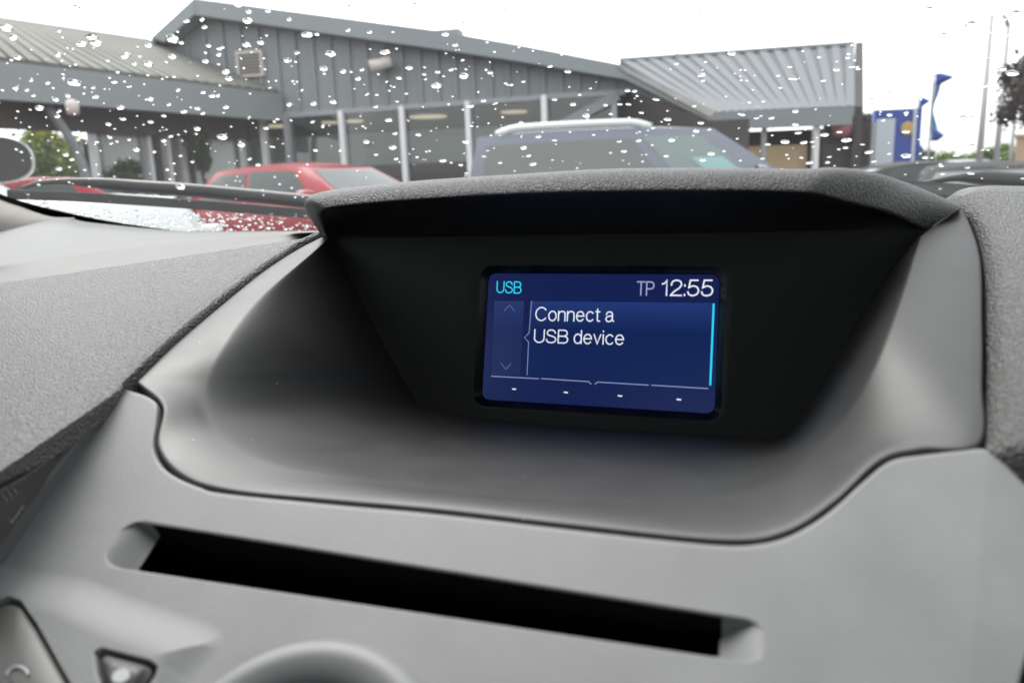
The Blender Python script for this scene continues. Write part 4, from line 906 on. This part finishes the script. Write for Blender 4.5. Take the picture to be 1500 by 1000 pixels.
o = column((990, 30), (990, 262), 48, .09, 'far thin lamp post with a forked head above the pale roof', .9); p_, e, n = vert_frame(990, 30, 48); b = ground_under(at(990, 262, 48)); zz = at(990, 30, 48)[2]
MB().tube([b + (0, 0, zz), b + np.array([0, 0, zz + .35]) - e * .7], .06, 8).build('lamp_arm', M['colm'], o, True)

# ------------------------------------------------------------------ trees, hedge
def leafy(name, c, size, nleaf, leaf, cols, label, cat, trunk=True, group=None, clumps=16, kind=None):
    c = np.asarray(c, float); size = np.asarray(size, float)
    root = empty(name, (c[0], c[1], 0)); tag(root, label, cat, group)
    cl = RNG.normal(size=(clumps, 3)); cl /= np.linalg.norm(cl, axis=1)[:, None]; cl *= RNG.uniform(.35, .95, (clumps, 1)); cr_ = RNG.uniform(.22, .45, clumps)
    k = RNG.integers(0, clumps, nleaf); pos = cl[k] + RNG.normal(size=(nleaf, 3)) * cr_[k][:, None] * .5; pos = pos * size + np.array([0, 0, c[2]])
    ax = RNG.normal(size=(nleaf, 3)); ax /= np.linalg.norm(ax, axis=1)[:, None]; bx = np.cross(ax, RNG.normal(size=(nleaf, 3))); bx /= np.linalg.norm(bx, axis=1)[:, None]
    l = leaf * RNG.uniform(.6, 1.4, (nleaf, 1)); V = np.stack([pos - ax * l, pos + bx * l * .45, pos + ax * l, pos - bx * l * .45], 1).reshape(-1, 3)
    V[:, 2] = np.maximum(V[:, 2], .02)
    me = bpy.data.meshes.new('crown'); me.vertices.add(len(V)); me.vertices.foreach_set('co', V.reshape(-1)); me.loops.add(len(V)); me.loops.foreach_set('vertex_index', np.arange(len(V), dtype=np.int32))
    me.polygons.add(nleaf); me.polygons.foreach_set('loop_start', np.arange(0, len(V), 4, dtype=np.int32)); me.update(calc_edges=True)
    for m_ in cols: me.materials.append(m_)
    me.polygons.foreach_set('material_index', (k % len(cols)).astype(np.int32))
    link(bpy.data.objects.new('crown', me), root)
    m = MB(); h = c[2]
    m.tube(cr([(0, 0, 0), (.05, .02, h * .4), (0, .04, h * .9)], 10), np.linspace(.12, .06, 10) * size[2] / 1.8 + .01, 8)
    for q in cl[:7]: m.tube(cr([(0, .02, h * .55), q * size * .5 + (0, 0, h), q * size * .9 + (0, 0, h)], 8), np.linspace(.05, .012, 8) * size[2] / 1.8, 6)
    m.build('trunk', M['bark'], root, True)
    return root
def leafm(n, c): return mat(n, c, .6, spec=.3)
M['bark'] = noise_mat('bark', (.08, .065, .05), .9, 6, .3)
g1 = [leafm('leaf_yellow', (.34, .36, .06)), leafm('leaf_green', (.19, .25, .05)), leafm('leaf_deep', (.09, .14, .035))]
g2 = [leafm('hedge_green', (.10, .17, .04)), leafm('hedge_light', (.16, .24, .06)), leafm('hedge_deep', (.05, .10, .03))]
g3 = [leafm('purple_leaf', (.075, .055, .055)), leafm('purple_dark', (.045, .035, .04)), leafm('brown_leaf', (.11, .085, .075))]
s_ = 26 / 1125; c = at(80, 228, 26); leafy('tree', c, (1.5, 1.3, 1.1), 12000, .10, g1, 'yellow green bushy tree under the left end of the canopy', 'tree', clumps=26)
g4 = [leafm('shrub_dark', (.03, .055, .022)), leafm('shrub_mid', (.06, .10, .035))]
q = lb(294, 226, .6); leafy('bush', (q[0], q[1], q[2]), (.28, .28, .55), 2500, .05, g4, 'added dark shrub imitating a tree reflection in the lobby glass, left of the red hatchback', 'bush', group='shrubs by the entrance')  # shrub put in to imitate a tree reflected in the lobby glass
q = lb(182, 252, .6); leafy('bush', (q[0], q[1], q[2] - .1), (.45, .3, .3), 2500, .05, g4, 'low dark shrub under the first pale lobby pane', 'bush', group='shrubs by the entrance')
c = at(1515, 122, 18); leafy('tree', c, (.95, .95, .95), 6500, .07, g3, 'dark purple leaved tree at the right edge, above the car park', 'tree', clumps=24)
c = at(1370, 222, 45); leafy('bush', (c[0], c[1], 1.45), (1.5, 1.2, 1.0), 5000, .12, g2, 'rounded green bush beside the feather flags', 'bush', group='greenery beyond the car park')
c = at(1418, 225, 60); leafy('bush', (c[0], c[1], 1.5), (2.0, 1.2, .9), 5000, .14, g2, 'low green bush between the rounded bush and the columns', 'bush', group='greenery beyond the car park')
c = at(1465, 222, 55); leafy('bush', (c[0], c[1], 1.9), (1.7, 1.2, 1.1), 5000, .14, g2, 'green bush behind the two pale columns', 'bush', group='greenery beyond the car park')
c = at(1268, 195, 60); leafy('tree', (c[0], c[1], c[2] - .3), (1.2, 1.2, 1.8), 4000, .14, g3, 'thin bare dark tree between the wing wall and the totem sign', 'tree', clumps=18)
p, e, n = vert_frame(1510, 235, 32); m = MB(); s_ = 32 / 1125; m.box((p[0], p[1], 1.15), (20 * s_, .8, 1.15), (e, n, (0, 0, 1))); m.box((p[0], p[1], 2.36), (22 * s_, .9, .06), (e, n, (0, 0, 1)))
o = m.build('kiosk', mat('kiosk_tan', (.48, .33, .22), .7)); tag(o, 'small tan kiosk at the right edge, below the dark tree', 'kiosk')

# ------------------------------------------------------------------ rain on the windscreen
def drop_mesh(seed, tall=1.0):
    R_ = random.Random(seed); V, Fc = [], []; n, k = 28, 9
    k_am = R_.choice((.03, .05, .08)); am = [R_.uniform(-k_am, k_am) for _ in range(4)]; ph = [R_.uniform(0, 6.28) for _ in range(4)]; H_ = R_.uniform(.36, .50) * tall; sk = R_.uniform(-.15, .05)
    for i in range(k):
        f = i / (k - 1); r = 1 - f; z = H_ * (1 - r * r)
        if i == k - 1: V.append((0, sk * .6, H_)); break
        r = max(r, .02); f_ = f
        for j in range(n):
            t = 2 * math.pi * j / n; rad_ = r * (1 + sum(a * math.sin((q + 2) * t + p_) for q, (a, p_) in enumerate(zip(am, ph))) * (1 - f * .6)); V.append((rad_ * math.cos(t), rad_ * math.sin(t) + sk * z, z))
    for i in range(k - 2): Fc += [(i * n + j, i * n + (j + 1) % n, (i + 1) * n + (j + 1) % n, (i + 1) * n + j) for j in range(n)]
    top = len(V) - 1; Fc += [((k - 2) * n + j, (k - 2) * n + (j + 1) % n, top) for j in range(n)]; Fc.append(tuple(range(n))[::-1])
    return V, Fc
PROTO = [drop_mesh(s, 1.25) for s in range(10)] + [drop_mesh(s, 2.0) for s in range(20, 26)]
DM = []
for V, Fc in PROTO:
    o = mesh('raindrop', V, Fc, M['water']); DM.append(o.data); bpy.data.objects.remove(o)
def drop_frame(P, spin):
    n = ws_n(P); a = unit(np.cross((0, 1, 0.0), n)); b = np.cross(n, a)
    return n, a * math.cos(spin) + b * math.sin(spin), -a * math.sin(spin) + b * math.cos(spin)
RAW = [
 (2.858, 0, 0, [(1035,90,50),(995,25,40),(1040,52,30),(780,92,35),(845,85,30),(855,117,30),(720,165,60),(758,182,25),(1030,190,45),(1090,182,35),(872,195,25),(917,207,30),(915,232,30),(1120,50,30),(1210,85,30),(1243,225,35),(1200,255,45),(1350,290,40),(1225,342,20),(1213,440,30),(1265,380,20),(620,270,45),(525,235,60),(450,257,20),(562,270,25),(243,232,35),(75,245,40),(55,160,40),(25,118,55),(340,187,55),(400,183,55),(385,158,60),(620,193,35),(720,240,40),(945,303,45),(957,333,35),(860,260,35),(310,348,65),(200,350,30),(477,347,30),(265,329,20),(130,340,25),(63,372,28),(113,380,28),(140,403,25),(233,420,30),(283,405,25),(400,408,35),(165,455,45),(250,467,25),(240,490,30),(390,370,25),(745,380,30),(630,418,35),(707,440,28),(770,470,38),(848,477,30),(825,457,30),(850,390,30),(888,405,35),(912,403,30),(945,452,35),(505,453,45),(515,502,30),(630,513,30),(685,488,25),(453,523,28),(715,573,28),(825,542,35),(930,577,50),(1010,610,40),(1113,540,28),(1045,668,30),(570,630,35),(685,592,30),(247,710,30),(755,785,50),(465,603,22),(460,578,22),(540,588,18),(645,638,22),(275,650,30),(300,670,25),(405,597,22),(700,712,22),(755,655,20),(805,680,22),(1080,692,30),(1320,632,25),(1160,502,22),(320,33,38),(225,52,28),(600,22,32),(247,134,20),(628,135,22)]),
 (2.858, 400, 0, [(468,222,55),(240,228,55),(142,148,60),(183,147,25),(98,225,35),(58,255,45),(210,290,45),(292,302,35),(372,295,30),(355,332,35),(526,330,30),(568,288,40),(683,362,55),(745,295,30),(798,322,50),(688,305,30),(632,315,22),(638,335,20),(505,367,18),(475,345,18),(434,400,20),(390,400,18),(430,450,28),(518,428,20),(557,395,20),(120,380,22),(250,430,38),(168,437,35),(68,440,38),(482,505,40),(165,513,28),(390,597,35),(510,562,30),(515,667,30),(607,567,30),(908,308,30),(793,255,22),(762,192,32),(720,148,40),(313,130,30),(404,138,30),(66,83,30),(997,358,25),(1047,345,22),(972,352,18),(880,425,30),(932,435,25),(1178,420,28),(1255,440,32),(1283,400,20),(1310,488,38),(1037,517,28),(825,447,38),(805,597,35),(830,530,22),(1048,622,35),(1070,655,30),(1088,690,42),(950,684,25),(882,657,25),(898,633,18),(1110,575,35),(1178,590,28),(710,675,40),(785,693,25),(430,650,22),(500,620,45),(602,660,20),(277,10,30),(318,33,30),(595,27,38),(502,75,25),(797,105,38),(978,48,32),(1228,148,30),(1047,107,25),(600,115,20),(537,112,15)]),
 (2.858, 800, 0, [(15,282,28),(90,303,35),(682,8,32),(933,58,30),(645,54,28),(775,102,25),(1120,73,25),(505,66,22),(818,87,18),(776,228,40),(650,318,42),(656,341,22),(1032,332,45),(545,270,25),(1020,283,25),(1215,295,35),(1160,342,26),(970,320,22),(1142,243,20),(1265,230,20),(1262,246,22),(980,370,20),(340,383,28),(370,385,28),(460,420,35),(248,443,25),(308,440,28),(344,440,28),(398,475,28),(508,503,38),(270,480,22),(647,518,32),(627,552,32),(683,545,24),(620,447,22),(446,540,22),(525,590,35),(305,595,28),(387,592,30),(325,636,32),(198,568,18),(690,647,38),(502,656,26),(655,673,35),(818,482,38),(880,498,26),(943,498,30),(1043,470,30),(1043,525,32),(1055,560,32),(1000,597,42),(1078,600,35),(927,607,28),(1115,597,24),(1165,568,38),(1257,590,48),(1228,556,28),(1253,622,24),(1225,628,18),(1185,660,22),(1178,683,22),(1103,684,40),(905,667,22),(908,428,20),(850,432,18)]),
 (3.125, 1100, 0, [(462,310,34),(490,320,26),(815,47,45),(1008,118,48),(880,168,38),(1210,67,48),(1187,10,22),(1172,165,28),(605,143,22),(675,144,28),(652,231,30),(583,245,18),(670,373,28),(700,402,30),(630,434,38),(552,462,35),(1070,398,34),(1130,427,40),(1150,322,38),(1195,340,60),(970,542,45),(1005,543,30),(1053,352,22),(1095,153,20),(1158,95,24),(634,531,28),(710,520,26),(708,607,38),(710,718,50),(606,555,22),(880,650,28),(797,725,28),(938,715,28),(1012,670,34),(540,700,42),(563,743,28),(633,707,24),(510,665,24),(870,763,26),(992,770,26),(1007,797,36),(877,800,24),(1245,820,20),(1060,690,16),(1085,690,16)])]

DROPS = []
for sc_, ox, oy, L_ in RAW:
    DROPS += [(ox + x / sc_, oy + y / sc_, w_ / sc_) for x, y, w_ in L_]
n_ind = 0
for x, y, w_ in DROPS[:300]:
    P = ws(x, y); n, a, b = drop_frame(P, RNG.uniform(-.35, .35)); P = P + n * .0006
    sx = w_ / 2 * np.linalg.norm(P - CAM) / FPX * .84; sy = sx * RNG.uniform(.5, .85); sz = min(sx, sy) * RNG.uniform(.85, 1.15)
    o = bpy.data.objects.new('raindrop', DM[10 + n_ind % 6 if y < np.interp(x, [0, 220, 300, 915, 1250, 1260, 1450, 1500], [30, 55, 0, 95, 62, 190, 200, 100]) else n_ind % 10]); n_ind += 1
    o.matrix_world = Matrix([[a[i] * sx, b[i] * sy, n[i] * sz, P[i]] for i in range(3)] + [[0, 0, 0, 1]])
    tag(o, 'clear raindrop clinging to the outside of the windscreen', 'raindrop', 'raindrops on the windscreen'); COL.objects.link(o)
# the fine spray between them, and the dense wet strip below the left wiper
AV, AF = [], []
sv_, sf_ = drop_mesh(99, .62)
sv_ = np.array(sv_)
def fine(x, y, wpx):
    P = ws(x, y); n, a, b = drop_frame(P, RNG.uniform(0, 6.28)); P = P + n * .0005; s_ = wpx / 2 * np.linalg.norm(P - CAM) / FPX; hz_ = RNG.uniform(.6, 1.7)
    k = len(AV); AV.extend((P + (sv_[:, :1] * a + sv_[:, 1:2] * b * RNG.uniform(.75, 1)) * s_ + sv_[:, 2:] * n * s_ * hz_).tolist()); AF.extend([tuple(i + k for i in f) for f in sf_])
for _ in range(950):
    x, y = RNG.uniform(-60, 1520), RNG.uniform(-20, 300); dens = 1.0 if x < 450 else .7 if x < 900 else .55
    if y < 60 + 0 * x: dens *= .35
    if RNG.random() < dens: fine(x, y, RNG.uniform(1.8, 5.0))
for _ in range(560):
    x = RNG.uniform(40, 540); y = np.interp(x, [40, 250, 540], [300, 318, 325]) + RNG.uniform(-8, 26)
    fine(x, y, RNG.uniform(2, 6))
fs = mesh('fine_raindrops', AV, AF, M['water']); tag(fs, kind='stuff'); fs['label'] = 'fine rain spray covering the windscreen between the larger drops'

def rebase(root, P):
    """move a thing's Empty to its base, its parts staying where they are"""
    L_ = Vector((float(P[0]), float(P[1]), 0)); root.location = L_
    for ch in root.children: ch.location = Vector(ch.location) - L_
rebase(show, bw(600, 270)); rebase(tot, p_tot)
for o_, b_ in BASES: rebase(o_, b_)
